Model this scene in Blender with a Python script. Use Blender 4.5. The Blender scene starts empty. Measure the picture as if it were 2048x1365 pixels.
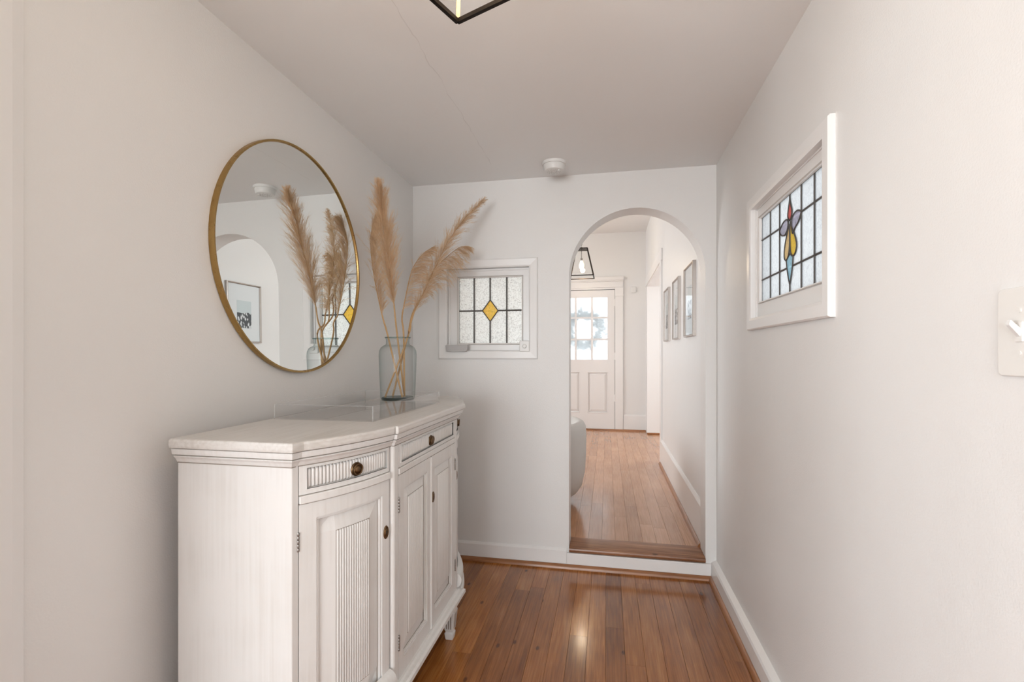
import bpy, bmesh, math, random
from mathutils import Vector, Matrix
random.seed(7)
C = bpy.context.scene.collection
PI = math.pi

# ------------------------------------------------------------------ camera, world, lights, exposure
YAW = math.atan(190/964)
cam_d = bpy.data.cameras.new('camera'); cam = bpy.data.objects.new('camera', cam_d); C.objects.link(cam)
cam.location = (0, 0, 1.15); cam.rotation_euler = (PI/2, 0, YAW)
cam_d.sensor_width = 36; cam_d.lens = 964*36/2048; cam_d.shift_y = 25.5/2048
cam_d.clip_start = .02; cam_d.clip_end = 100
bpy.context.scene.camera = cam
vs = bpy.context.scene.view_settings
vs.view_transform = 'Standard'; vs.look = 'None'; vs.gamma = 1; vs.use_curve_mapping = False
vs.exposure = 0.22
w = bpy.data.worlds.new('sky'); bpy.context.scene.world = w; w.use_nodes = True
bg = w.node_tree.nodes['Background']; bg.inputs[0].default_value = (.91, .96, 1.0, 1); bg.inputs[1].default_value = 2.5

def area(name, loc, target, sx, sy, power, col):
    d = bpy.data.lights.new(name, 'AREA'); d.shape = 'RECTANGLE'; d.size = sx; d.size_y = sy
    d.energy = power; d.color = col
    o = bpy.data.objects.new(name, d); C.objects.link(o); o.location = loc
    o.rotation_euler = (Vector(target)-Vector(loc)).to_track_quat('-Z', 'Y').to_euler()
    return o
# daylight lamps just outside unseen window openings, added to let light into the rooms
area('window_daylight', (-.85, -4.34, 1.2), (-.85, 0, 2.2), 2.1, 1.56, 110, (.90, .96, 1.0))
area('window_daylight', (-3.06, -1.15, 1.3), (0, -.2, 3.6), 1.2, 1.4, 72, (.89, .95, 1.0))  # tilted steeply up to brighten the hall ceiling
area('window_daylight', (-3.47, 4.6, 1.55), (0, 4.6, 1.55), 1.7, 1.5, 40, (.95, .98, 1.0))
area('window_daylight', (2.62, 5.7, 1.5), (0, 5.7, 1.4), 1.3, 1.5, 25, (.98, .99, 1.0))

# ------------------------------------------------------------------ helpers
class MB:
    def __init__(s): s.v = []; s.f = []
    def add(s, vs_, fs):
        n = len(s.v); s.v += [tuple(p) for p in vs_]; s.f += [tuple(n+i for i in f) for f in fs]; return s
    def box(s, a, b):
        x0, y0, z0 = a; x1, y1, z1 = b
        return s.add([(x0,y0,z0),(x1,y0,z0),(x1,y1,z0),(x0,y1,z0),(x0,y0,z1),(x1,y0,z1),(x1,y1,z1),(x0,y1,z1)],
                     [(0,3,2,1),(4,5,6,7),(0,1,5,4),(1,2,6,5),(2,3,7,6),(3,0,4,7)])
    def prism(s, poly, a, b, ax='z'):
        def m(p, h):
            return (p[0],p[1],h) if ax == 'z' else ((p[0],h,p[1]) if ax == 'y' else (h,p[0],p[1]))
        n = len(poly); vv = [m(p,a) for p in poly]+[m(p,b) for p in poly]
        ff = [tuple(range(n))[::-1], tuple(range(n,2*n))]+[(i,(i+1)%n,n+(i+1)%n,n+i) for i in range(n)]
        return s.add(vv, ff)
    def lathe(s, prof, c=(0,0,0), n=32, axis='z', cap=True):
        vv = []; ff = []; m = len(prof)
        for i in range(n):
            t = 2*PI*i/n
            for r, h in prof:
                a, b = r*math.cos(t), r*math.sin(t)
                p = (a,b,h) if axis == 'z' else ((h,a,b) if axis == 'x' else (a,h,b))
                vv.append((p[0]+c[0], p[1]+c[1], p[2]+c[2]))
        for i in range(n):
            j = (i+1) % n
            for k in range(m-1): ff.append((i*m+k, j*m+k, j*m+k+1, i*m+k+1))
        if cap:
            ff.append(tuple(i*m for i in range(n))[::-1]); ff.append(tuple(i*m+m-1 for i in range(n)))
        return s.add(vv, ff)
    def tube(s, pts, r, n=8, closed=False):
        P = [Vector(p) for p in pts]; m = len(P); rr = r if isinstance(r, (list, tuple)) else [r]*m
        vv = []; up = Vector((0.13,.31,.94))
        for i, p in enumerate(P):
            if closed: t = P[(i+1)%m]-P[i-1]
            else: t = P[min(i+1,m-1)]-P[max(i-1,0)]
            t.normalize(); a = t.cross(up).normalized(); b = t.cross(a)
            for k in range(n):
                q = 2*PI*k/n; vv.append(p+a*math.cos(q)*rr[i]+b*math.sin(q)*rr[i])
        ff = []
        for i in range(m if closed else m-1):
            j = (i+1) % m
            for k in range(n): ff.append((i*n+k, i*n+(k+1)%n, j*n+(k+1)%n, j*n+k))
        if not closed: ff.append(tuple(range(n))[::-1]); ff.append(tuple((m-1)*n+k for k in range(n)))
        return s.add(vv, ff)
    def build(s, name, mat, parent=None, smooth=False, bevel=0, seg=1, uni=True, ang=.7):
        xs = [p[0] for p in s.v]; ys = [p[1] for p in s.v]; zs = [p[2] for p in s.v]
        org = Vector(((min(xs)+max(xs))/2, (min(ys)+max(ys))/2, min(zs)))
        me = bpy.data.meshes.new(name); me.from_pydata([tuple(Vector(p)-org) for p in s.v], [], s.f); me.update()
        if uni:
            bm = bmesh.new(); bm.from_mesh(me); bmesh.ops.recalc_face_normals(bm, faces=bm.faces); bm.to_mesh(me); bm.free()
        if mat: me.materials.append(mat)
        o = bpy.data.objects.new(name, me); C.objects.link(o)
        if smooth:
            for p in me.polygons: p.use_smooth = True
            try: me.set_sharp_from_angle(angle=ang)
            except Exception: pass
        if bevel:
            b = o.modifiers.new('bevel', 'BEVEL'); b.width = bevel; b.segments = seg; b.limit_method = 'ANGLE'; b.angle_limit = .6
        WORG[o.name] = org
        if parent: o.parent = parent; o.location = org - WORG[parent.name]
        else: o.location = org
        return o
WORG = {}
def tag(o, label=None, cat=None, group=None, kind=None):
    if label: o['label'] = label
    if cat: o['category'] = cat
    if group: o['group'] = group
    if kind: o['kind'] = kind
    return o
def empty(name, loc, label=None, cat=None, group=None, kind=None):
    o = bpy.data.objects.new(name, None); C.objects.link(o); o.location = loc; o.empty_display_size = .1
    WORG[o.name] = Vector(loc); return tag(o, label, cat, group, kind)
def struct(o): o['kind'] = 'structure'; return o
def box(name, a, b, mat, parent=None, bevel=0, seg=1):
    return MB().box(a, b).build(name, mat, parent, bevel=bevel, seg=seg)

# plate with holes cut through it (filled 2D curve, extruded); plane 'xz' -> thickness along y, 'yz' -> along x
def plate(name, outer, holes, a, b, plane, mat, parent=None):
    cu = bpy.data.curves.new('tmp', 'CURVE'); cu.dimensions = '2D'; cu.fill_mode = 'BOTH'; cu.extrude = abs(b-a)/2
    for poly in [outer]+holes:
        sp = cu.splines.new('POLY'); sp.points.add(len(poly)-1); sp.use_cyclic_u = True
        for q, p in zip(sp.points, poly): q.co = (p[0], p[1], 0, 1)
    to = bpy.data.objects.new('tmp', cu); C.objects.link(to)
    me = bpy.data.meshes.new_from_object(to); bpy.data.objects.remove(to); bpy.data.curves.remove(cu)
    mid = (a+b)/2; m = MB()
    vv = [((v.co.x, mid+v.co.z, v.co.y) if plane == 'xz' else (mid+v.co.z, v.co.x, v.co.y)) for v in me.vertices]
    m.add(vv, [tuple(p.vertices) for p in me.polygons]); bpy.data.meshes.remove(me)
    bm = bmesh.new(); vs2 = [bm.verts.new(v) for v in m.v]
    for f in m.f:
        try: bm.faces.new([vs2[i] for i in f])
        except ValueError: pass
    bmesh.ops.remove_doubles(bm, verts=bm.verts, dist=1e-5)
    bm.verts.index_update()
    m2 = MB(); m2.add([v.co.copy() for v in bm.verts], [tuple(v.index for v in f.verts) for f in bm.faces]); bm.free()
    return m2.build(name, mat, parent)
def rect(x0, z0, x1, z1): return [(x0,z0),(x1,z0),(x1,z1),(x0,z1)]

# ------------------------------------------------------------------ materials
def newmat(name):
    m = bpy.data.materials.new(name); m.use_nodes = True; nt = m.node_tree
    return m, nt, nt.nodes, nt.links, nt.nodes['Principled BSDF']
def N(ns, t, **k):
    n = ns.new(t)
    for a, v in k.items():
        if a.startswith('i_'):
            n.inputs[int(a[2:])].default_value = v
        else: setattr(n, a, v)
    return n
def paint(name, col, rough=.45, bump=.0, bscale=300, spec=.5, var=0.0):
    m, nt, ns, lk, p = newmat(name)
    p.inputs['Base Color'].default_value = (*col, 1); p.inputs['Roughness'].default_value = rough
    p.inputs['Specular IOR Level'].default_value = spec
    g = ns.new('ShaderNodeNewGeometry')
    if bump:
        nz = ns.new('ShaderNodeTexNoise'); nz.inputs['Scale'].default_value = bscale; nz.inputs['Detail'].default_value = 3
        lk.new(g.outputs['Position'], nz.inputs['Vector'])
        n2 = ns.new('ShaderNodeTexNoise'); n2.inputs['Scale'].default_value = 6; lk.new(g.outputs['Position'], n2.inputs['Vector'])
        ad = N(ns, 'ShaderNodeMath', operation='MULTIPLY_ADD'); ad.inputs[1].default_value = 6
        lk.new(n2.outputs['Fac'], ad.inputs[0]); lk.new(nz.outputs['Fac'], ad.inputs[2])
        b = ns.new('ShaderNodeBump'); b.inputs['Strength'].default_value = bump; b.inputs['Distance'].default_value = .002
        lk.new(ad.outputs[0], b.inputs['Height']); lk.new(b.outputs[0], p.inputs['Normal'])
    if var:
        n3 = ns.new('ShaderNodeTexNoise'); n3.inputs['Scale'].default_value = 1.7; n3.inputs['Detail'].default_value = 4
        lk.new(g.outputs['Position'], n3.inputs['Vector'])
        mx = N(ns, 'ShaderNodeMix', data_type='RGBA'); mx.inputs[6].default_value = (*[c*(1-var) for c in col],1); mx.inputs[7].default_value = (*[min(1,c*(1+var)) for c in col],1)
        lk.new(n3.outputs['Fac'], mx.inputs[0]); lk.new(mx.outputs[2], p.inputs['Base Color'])
    return m
WALL = paint('wall_paint', (.80,.787,.770), .42, .25, 260, var=.015)
WALLF = paint('far_wall_paint', (.81,.805,.795), .42, .2, 260, var=.015)
TRIM = paint('trim_gloss_paint', (.84,.825,.81), .28, .08, 60)
DOORP = paint('door_paint', (.82,.80,.785), .35)
PLAS = paint('white_plastic', (.80,.79,.77), .35)
IVORY = paint('ivory_plastic', (.79,.77,.735), .3)
GREYP = paint('grey_plastic', (.48,.46,.45), .4)
DARK = paint('dark_hole', (.03,.028,.025), .6)
UPH = paint('cream_bouclé', (.72,.70,.67), .9, .5, 500)
CHAIRLEG = paint('dark_wood_leg', (.06,.035,.02), .4)
MATB = paint('mat_board', (.80,.83,.85), .8)

def ceiling_mat():
    m, nt, ns, lk, p = newmat('ceiling_paint')
    p.inputs['Roughness'].default_value = .6
    g = ns.new('ShaderNodeNewGeometry'); sx = ns.new('ShaderNodeSeparateXYZ'); lk.new(g.outputs['Position'], sx.inputs[0])
    nz = ns.new('ShaderNodeTexNoise'); nz.noise_dimensions = '1D'; nz.inputs['Scale'].default_value = 9; nz.inputs['Detail'].default_value = 6
    lk.new(sx.outputs[1], nz.inputs['W'])
    a = N(ns,'ShaderNodeMath',operation='MULTIPLY_ADD'); a.inputs[1].default_value = .022; a.inputs[2].default_value = -.011+.575
    lk.new(nz.outputs['Fac'], a.inputs[0])
    s = N(ns,'ShaderNodeMath',operation='ADD'); lk.new(sx.outputs[0], s.inputs[0]); lk.new(a.outputs[0], s.inputs[1])
    ab = N(ns,'ShaderNodeMath',operation='ABSOLUTE'); lk.new(s.outputs[0], ab.inputs[0])
    n2 = ns.new('ShaderNodeTexNoise'); n2.noise_dimensions='1D'; n2.inputs['Scale'].default_value = 5; lk.new(sx.outputs[1], n2.inputs['W'])
    wd = N(ns,'ShaderNodeMapRange'); wd.inputs['From Min'].default_value=.40; wd.inputs['From Max'].default_value=.62; wd.inputs['To Min'].default_value=.0004; wd.inputs['To Max'].default_value=.0020
    lk.new(n2.outputs['Fac'], wd.inputs['Value'])
    lt = N(ns,'ShaderNodeMath',operation='LESS_THAN'); lk.new(ab.outputs[0], lt.inputs[0]); lk.new(wd.outputs[0], lt.inputs[1])
    y0 = N(ns,'ShaderNodeMath',operation='GREATER_THAN'); y0.inputs[1].default_value = 1.15; lk.new(sx.outputs[1], y0.inputs[0])
    y1 = N(ns,'ShaderNodeMath',operation='LESS_THAN'); y1.inputs[1].default_value = 2.38; lk.new(sx.outputs[1], y1.inputs[0])
    k = N(ns,'ShaderNodeMath',operation='MULTIPLY'); lk.new(lt.outputs[0],k.inputs[0]); lk.new(y0.outputs[0],k.inputs[1])
    k2 = N(ns,'ShaderNodeMath',operation='MULTIPLY'); lk.new(k.outputs[0],k2.inputs[0]); lk.new(y1.outputs[0],k2.inputs[1])
    k3 = N(ns,'ShaderNodeMath',operation='MULTIPLY'); k3.inputs[1].default_value=.15; lk.new(k2.outputs[0],k3.inputs[0])
    mx = N(ns,'ShaderNodeMix',data_type='RGBA'); mx.inputs[6].default_value=(.90,.895,.888,1); mx.inputs[7].default_value=(.25,.22,.20,1)
    lk.new(k3.outputs[0], mx.inputs[0]); lk.new(mx.outputs[2], p.inputs['Base Color'])
    # filled seam: low raised band of plaster beside the crack
    fn = ns.new('ShaderNodeTexNoise'); fn.inputs['Scale'].default_value=5; fn.inputs['Detail'].default_value=5; lk.new(g.outputs['Position'], fn.inputs['Vector'])
    sm = N(ns,'ShaderNodeMapRange',interpolation_type='SMOOTHSTEP'); sm.inputs['From Min'].default_value=.16; sm.inputs['From Max'].default_value=.02; lk.new(ab.outputs[0], sm.inputs['Value'])
    mm = N(ns,'ShaderNodeMath',operation='MULTIPLY_ADD'); mm.inputs[1].default_value=1.2; lk.new(sm.outputs[0],mm.inputs[0]); lk.new(fn.outputs['Fac'],mm.inputs[2])
    b = ns.new('ShaderNodeBump'); b.inputs['Strength'].default_value=.5; b.inputs['Distance'].default_value=.006
    lk.new(mm.outputs[0], b.inputs['Height']); lk.new(b.outputs[0], p.inputs['Normal'])
    return m
CEIL = ceiling_mat()
CEILF = paint('far_ceiling_paint', (.81,.805,.80), .6, .2, 200)

def wood(name, tones, rough=.25, axis='y', grain=1.0, coat=.3, bump=.25, knots=True, usernd=True, var=1.0):
    m, nt, ns, lk, p = newmat(name)
    g = ns.new('ShaderNodeNewGeometry'); oi = ns.new('ShaderNodeObjectInfo')
    off = N(ns,'ShaderNodeVectorMath',operation='SCALE'); off.inputs[0].default_value=(13.1,7.7,5.3); lk.new(oi.outputs['Random'], off.inputs['Scale'])
    ad = N(ns,'ShaderNodeVectorMath',operation='ADD'); lk.new(g.outputs['Position'],ad.inputs[0]); lk.new(off.outputs[0],ad.inputs[1])
    def mp(sc):
        q = ns.new('ShaderNodeMapping')
        q.inputs['Scale'].default_value = sc if axis=='y' else ((sc[1],sc[0],sc[2]) if axis=='x' else (sc[0],sc[2],sc[1]))
        lk.new(ad.outputs[0], q.inputs['Vector']); return q
    # broad figure
    m1 = mp((9,1.1,9)); n1 = ns.new('ShaderNodeTexNoise'); n1.inputs['Scale'].default_value=1.6; n1.inputs['Detail'].default_value=3; n1.inputs['Distortion'].default_value=.2; lk.new(m1.outputs[0],n1.inputs['Vector'])
    mu = N(ns,'ShaderNodeMath',operation='MULTIPLY'); mu.inputs[1].default_value=9; lk.new(n1.outputs['Fac'],mu.inputs[0])
    si = N(ns,'ShaderNodeMath',operation='SINE'); lk.new(mu.outputs[0],si.inputs[0])
    # fine fibre
    m2 = mp((110,4,110)); n2 = ns.new('ShaderNodeTexNoise'); n2.inputs['Scale'].default_value=1.5; n2.inputs['Detail'].default_value=5; lk.new(m2.outputs[0],n2.inputs['Vector'])
    c1 = N(ns,'ShaderNodeMath',operation='MULTIPLY_ADD'); c1.inputs[1].default_value=.09*grain; lk.new(si.outputs[0],c1.inputs[0]); lk.new(n2.outputs['Fac'],c1.inputs[2])
    n3 = ns.new('ShaderNodeTexNoise'); n3.inputs['Scale'].default_value=2.3; n3.inputs['Detail'].default_value=4; lk.new(ad.outputs[0],n3.inputs['Vector'])
    c2 = N(ns,'ShaderNodeMath',operation='MULTIPLY_ADD'); c2.inputs[1].default_value=.95; lk.new(n3.outputs['Fac'],c2.inputs[0]); lk.new(c1.outputs[0],c2.inputs[2])
    mr = N(ns,'ShaderNodeMapRange'); mr.inputs['From Min'].default_value=.6; mr.inputs['From Max'].default_value=1.35; lk.new(c2.outputs[0],mr.inputs['Value'])
    rp = ns.new('ShaderNodeValToRGB'); e = rp.color_ramp.elements
    e[0].color=(*tones[0],1); e[1].color=(*tones[2],1); x=e.new(.5); x.color=(*tones[1],1)
    lk.new(mr.outputs[0], rp.inputs[0]); col = rp.outputs[0]
    if usernd:
        r2 = ns.new('ShaderNodeValToRGB'); e=r2.color_ramp.elements; e[0].color=(1-.30*var,1-.36*var,1-.40*var,1); e[1].color=(1+.18*var,1+.17*var,1+.14*var,1)
        a=e.new(.25); a.color=(1-.15*var,1-.18*var,1-.2*var,1); a=e.new(.6); a.color=(1.0,1.0,1.0,1)
        lk.new(oi.outputs['Random'], r2.inputs[0])
        mx = N(ns,'ShaderNodeMix',data_type='RGBA',blend_type='MULTIPLY'); mx.inputs[0].default_value=1
        lk.new(col,mx.inputs[6]); lk.new(r2.outputs[0],mx.inputs[7]); col=mx.outputs[2]
    if knots:
        m4 = mp((3.6,1.7,3.6)); vo = ns.new('ShaderNodeTexVoronoi'); vo.voronoi_dimensions='2D'; vo.inputs['Scale'].default_value=1.0; lk.new(m4.outputs[0],vo.inputs['Vector'])
        kr = N(ns,'ShaderNodeMapRange',interpolation_type='SMOOTHSTEP'); kr.inputs['From Min'].default_value=.035; kr.inputs['From Max'].default_value=.012; kr.inputs['To Max'].default_value=.75
        lk.new(vo.outputs['Distance'],kr.inputs['Value'])
        mx = N(ns,'ShaderNodeMix',data_type='RGBA'); mx.inputs[7].default_value=(tones[0][0]*.25,tones[0][1]*.22,tones[0][2]*.25,1)
        lk.new(kr.outputs[0],mx.inputs[0]); lk.new(col,mx.inputs[6]); col=mx.outputs[2]
    lk.new(col, p.inputs['Base Color'])
    rr = N(ns,'ShaderNodeMapRange'); rr.inputs['To Min'].default_value=rough*.8; rr.inputs['To Max'].default_value=rough*1.35; lk.new(n3.outputs['Fac'],rr.inputs['Value']); lk.new(rr.outputs[0],p.inputs['Roughness'])
    p.inputs['Coat Weight'].default_value=coat; p.inputs['Coat Roughness'].default_value=.12
    b = ns.new('ShaderNodeBump'); b.inputs['Strength'].default_value=bump; b.inputs['Distance'].default_value=.0015
    lk.new(c2.outputs[0],b.inputs['Height']); lk.new(b.outputs[0],p.inputs['Normal'])
    return m
FLOOR = wood('varnished_pine', [(.20,.060,.011),(.36,.130,.028),(.52,.23,.065)], .18, coat=.35, grain=1.3, bump=.04)
FLOORF = wood('glare_washed_boards', [(.38,.175,.080),(.50,.25,.125),(.61,.33,.175)], .22, bump=.0, knots=False, var=.4)  # far room's light and glare put into tones lighter than the hall boards
SHOE = wood('stained_moulding', [(.20,.07,.02),(.34,.14,.05),(.46,.20,.08)], .3, axis='x', knots=False, usernd=False)
SHOEY = wood('stained_moulding_long', [(.20,.07,.02),(.34,.14,.05),(.46,.20,.08)], .3, axis='y', knots=False, usernd=False)
THRESH = wood('dark_threshold_wood', [(.17,.065,.025),(.36,.165,.08),(.54,.31,.18)], .30, coat=.1, grain=2, axis='x', usernd=False)
SUB = paint('subfloor', (.05,.02,.01), .8)
def worn(name, col, dark, amt, ax, rough=.4):
    m, nt, ns, lk, p = newmat(name); g = ns.new('ShaderNodeNewGeometry')
    q = ns.new('ShaderNodeMapping'); q.inputs['Scale'].default_value = {'z':(90,90,2.5),'y':(120,4,120),'x':(4,120,120)}[ax]
    lk.new(g.outputs['Position'],q.inputs['Vector'])
    n1 = ns.new('ShaderNodeTexNoise'); n1.inputs['Scale'].default_value=1; n1.inputs['Detail'].default_value=6; lk.new(q.outputs[0],n1.inputs['Vector'])
    n2 = ns.new('ShaderNodeTexNoise'); n2.inputs['Scale'].default_value=7; n2.inputs['Detail'].default_value=5; lk.new(g.outputs['Position'],n2.inputs['Vector'])
    mu = N(ns,'ShaderNodeMath',operation='MULTIPLY'); lk.new(n1.outputs['Fac'],mu.inputs[0]); lk.new(n2.outputs['Fac'],mu.inputs[1])
    mr = N(ns,'ShaderNodeMapRange'); mr.inputs['From Min'].default_value=.22; mr.inputs['From Max'].default_value=.42; mr.inputs['To Max'].default_value=amt; lk.new(mu.outputs[0],mr.inputs['Value'])
    mx = N(ns,'ShaderNodeMix',data_type='RGBA'); mx.inputs[6].default_value=(*col,1); mx.inputs[7].default_value=(*dark,1)
    lk.new(mr.outputs[0],mx.inputs[0]); lk.new(mx.outputs[2],p.inputs['Base Color']); p.inputs['Roughness'].default_value=rough
    b = ns.new('ShaderNodeBump'); b.inputs['Strength'].default_value=.25; b.inputs['Distance'].default_value=.001; lk.new(n1.outputs['Fac'],b.inputs['Height']); lk.new(b.outputs[0],p.inputs['Normal'])
    return m
CAB = worn('antiqued_white_paint', (.77,.757,.737), (.58,.54,.49), .28, 'z')
CABT = worn('antiqued_top_paint', (.70,.675,.645), (.52,.48,.43), .5, 'y', .3)
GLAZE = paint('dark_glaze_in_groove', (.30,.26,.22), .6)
def metal(name, col, rough=.3):
    m, nt, ns, lk, p = newmat(name); p.inputs['Base Color'].default_value=(*col,1); p.inputs['Metallic'].default_value=1
    g = ns.new('ShaderNodeNewGeometry'); n = ns.new('ShaderNodeTexNoise'); n.inputs['Scale'].default_value=60; lk.new(g.outputs['Position'],n.inputs['Vector'])
    r = N(ns,'ShaderNodeMapRange'); r.inputs['To Min'].default_value=rough*.7; r.inputs['To Max'].default_value=rough*1.4; lk.new(n.outputs['Fac'],r.inputs['Value']); lk.new(r.outputs[0],p.inputs['Roughness'])
    return m
BRASS = metal('aged_brass', (.40,.26,.10), .28)
ABRASS = metal('dark_antique_brass', (.17,.105,.055), .35)
STEEL = metal('tarnished_steel', (.33,.31,.29), .4)
SILVER = metal('silver_leaf', (.44,.40,.37), .35)
BLACKM = metal('blackened_bronze', (.035,.028,.024), .45)
LEADM = metal('lead_came', (.16,.155,.15), .5)
MIRR = metal('mirror_silvering', (.90,.93,.92), .0)
MIRR.node_tree.nodes['Principled BSDF'].inputs['Roughness'].default_value = 0
for l in list(MIRR.node_tree.links):
    if l.to_socket.name == 'Roughness': MIRR.node_tree.links.remove(l)
POSTM = metal('reflection_gold', (.30,.24,.155), .55)  # gold tone puts the glass reflection on the hall lantern's posts into colour

def thin_glass(name, col=(1,1,1), edge=None, rough=.0, ior=1.45):
    m, nt, ns, lk, p = newmat(name); ns.remove(p); out = ns['Material Output']
    tr = ns.new('ShaderNodeBsdfTransparent'); gl = ns.new('ShaderNodeBsdfGlossy'); gl.inputs['Roughness'].default_value = rough
    l0 = ns.new('ShaderNodeLayerWeight'); l0.inputs['Blend'].default_value=.5; p5 = N(ns,'ShaderNodeMath',operation='POWER'); p5.inputs[1].default_value=5; lk.new(l0.outputs['Facing'],p5.inputs[0])
    fr = N(ns,'ShaderNodeMath',operation='MULTIPLY_ADD'); f0=((ior-1)/(ior+1))**2; fr.inputs[1].default_value=.85; fr.inputs[2].default_value=f0; lk.new(p5.outputs[0],fr.inputs[0]); mx = ns.new('ShaderNodeMixShader')
    lk.new(fr.outputs[0],mx.inputs[0]); lk.new(tr.outputs[0],mx.inputs[1]); lk.new(gl.outputs[0],mx.inputs[2]); lk.new(mx.outputs[0],out.inputs[0])
    if edge:
        lw = ns.new('ShaderNodeLayerWeight'); lw.inputs['Blend'].default_value=.35
        pw = N(ns,'ShaderNodeMath',operation='POWER'); pw.inputs[1].default_value=1.6; lk.new(lw.outputs['Facing'],pw.inputs[0])
        c = N(ns,'ShaderNodeMix',data_type='RGBA'); c.inputs[6].default_value=(*col,1); c.inputs[7].default_value=(*edge,1)
        lk.new(pw.outputs[0],c.inputs[0]); lk.new(c.outputs[2],tr.inputs[0])
    else: tr.inputs[0].default_value=(*col,1)
    return m
CLEAR = thin_glass('clear_glass', (.99,.993,.99), ior=1.5)
ACRYL = thin_glass('clear_acrylic', (1,1,1), ior=1.35)
def edge_mat():
    m, nt, ns, lk, p = newmat('acrylic_edge'); p.inputs['Base Color'].default_value=(.92,.92,.91,1); p.inputs['Alpha'].default_value=.2; p.inputs['Roughness'].default_value=.15
    return m
EDGE = edge_mat()
VASE = thin_glass('grey_green_glass', (.955,.97,.972), (.42,.51,.50), ior=1.25)
def pane_mat(name, col, scale=(1,1,1), nscale=220, rot=0, dark=.6, refr=.45, rrough=.35):
    m, nt, ns, lk, p = newmat(name); ns.remove(p); out = ns['Material Output']
    g = ns.new('ShaderNodeNewGeometry'); q = ns.new('ShaderNodeMapping'); q.inputs['Scale'].default_value=scale; q.inputs['Rotation'].default_value=(rot,0,0); lk.new(g.outputs['Position'],q.inputs['Vector'])
    n = ns.new('ShaderNodeTexNoise'); n.inputs['Scale'].default_value=nscale; n.inputs['Detail'].default_value=2; n.inputs['Distortion'].default_value=1.2; lk.new(q.outputs[0],n.inputs['Vector'])
    mr = N(ns,'ShaderNodeMapRange'); mr.inputs['From Min'].default_value=.36; mr.inputs['From Max'].default_value=.52; lk.new(n.outputs['Fac'],mr.inputs['Value'])
    c = N(ns,'ShaderNodeMix',data_type='RGBA'); c.inputs[6].default_value=(*[x*dark for x in col],1); c.inputs[7].default_value=(*col,1)
    lk.new(mr.outputs[0],c.inputs[0])
    b = ns.new('ShaderNodeBump'); b.inputs['Strength'].default_value=.7; b.inputs['Distance'].default_value=.002; lk.new(n.outputs['Fac'],b.inputs['Height'])
    tl = ns.new('ShaderNodeBsdfTranslucent'); rf = ns.new('ShaderNodeBsdfRefraction'); rf.inputs['Roughness'].default_value=rrough; rf.inputs['IOR'].default_value=1.3
    gl = ns.new('ShaderNodeBsdfGlossy'); gl.inputs['Roughness'].default_value=.12
    for s in (tl,rf,gl): lk.new(b.outputs[0],s.inputs['Normal'])
    lk.new(c.outputs[2],tl.inputs[0]); lk.new(c.outputs[2],rf.inputs[0])
    m1 = ns.new('ShaderNodeMixShader'); m1.inputs[0].default_value=refr; lk.new(tl.outputs[0],m1.inputs[1]); lk.new(rf.outputs[0],m1.inputs[2])
    m2 = ns.new('ShaderNodeMixShader'); m2.inputs[0].default_value=.07; lk.new(m1.outputs[0],m2.inputs[1]); lk.new(gl.outputs[0],m2.inputs[2]); tb = ns.new('ShaderNodeBsdfTransparent'); m3 = ns.new('ShaderNodeMixShader'); lk.new(g.outputs['Backfacing'],m3.inputs[0]); lk.new(m2.outputs[0],m3.inputs[1]); lk.new(tb.outputs[0],m3.inputs[2]); lk.new(m3.outputs[0],out.inputs[0])
    return m
PEB = pane_mat('pebbled_glass', (.93,.995,.99), nscale=150, dark=.68)
PEBA = pane_mat('pebbled_amber_glass', (.88,.56,.02), nscale=150, dark=.7)
STR = pane_mat('streaky_glass', (.42,.425,.43), (1,1.6,.7), 130, .5, .82)
def sg(n, c): return pane_mat(n, c, (1,1.6,.7), 130, .5, .8)
S_RED = sg('red_glass',(.62,.12,.10)); S_AMB = sg('amber_glass',(.80,.50,.06)); S_ORG = sg('pale_orange_glass',(.74,.49,.22))
S_LIL = sg('lilac_glass',(.46,.42,.49)); S_BLU = sg('blue_glass',(.32,.52,.60))
FROST = pane_mat('frosted_door_glass', (.72,.74,.75), nscale=25, dark=.98, refr=.5, rrough=.6)
def emis(name, col, st):
    m, nt, ns, lk, p = newmat(name); p.inputs['Emission Color'].default_value=(*col,1); p.inputs['Emission Strength'].default_value=st; p.inputs['Base Color'].default_value=(*col,1)
    return m
BULB = emis('lit_bulb', (1.0,.78,.48), 14)
def plume_mat():
    m, nt, ns, lk, p = newmat('dried_pampas'); ns.remove(p); out = ns['Material Output']
    g = ns.new('ShaderNodeNewGeometry'); n = ns.new('ShaderNodeTexNoise'); n.inputs['Scale'].default_value=30; lk.new(g.outputs['Position'],n.inputs['Vector'])
    c = N(ns,'ShaderNodeMix',data_type='RGBA'); c.inputs[6].default_value=(.60,.41,.235,1); c.inputs[7].default_value=(.95,.75,.53,1); lk.new(n.outputs['Fac'],c.inputs[0])
    d = ns.new('ShaderNodeBsdfDiffuse'); t = ns.new('ShaderNodeBsdfTranslucent'); mx = ns.new('ShaderNodeMixShader'); mx.inputs[0].default_value=.45
    lk.new(c.outputs[2],d.inputs[0]); lk.new(c.outputs[2],t.inputs[0]); lk.new(d.outputs[0],mx.inputs[1]); lk.new(t.outputs[0],mx.inputs[2]); lk.new(mx.outputs[0],out.inputs[0])
    return m
PLUME = plume_mat(); STEMM = paint('dried_stem', (.52,.32,.15), .6)
LEAFM = paint('wreath_leaf', (.20,.26,.26), .6)
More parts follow.
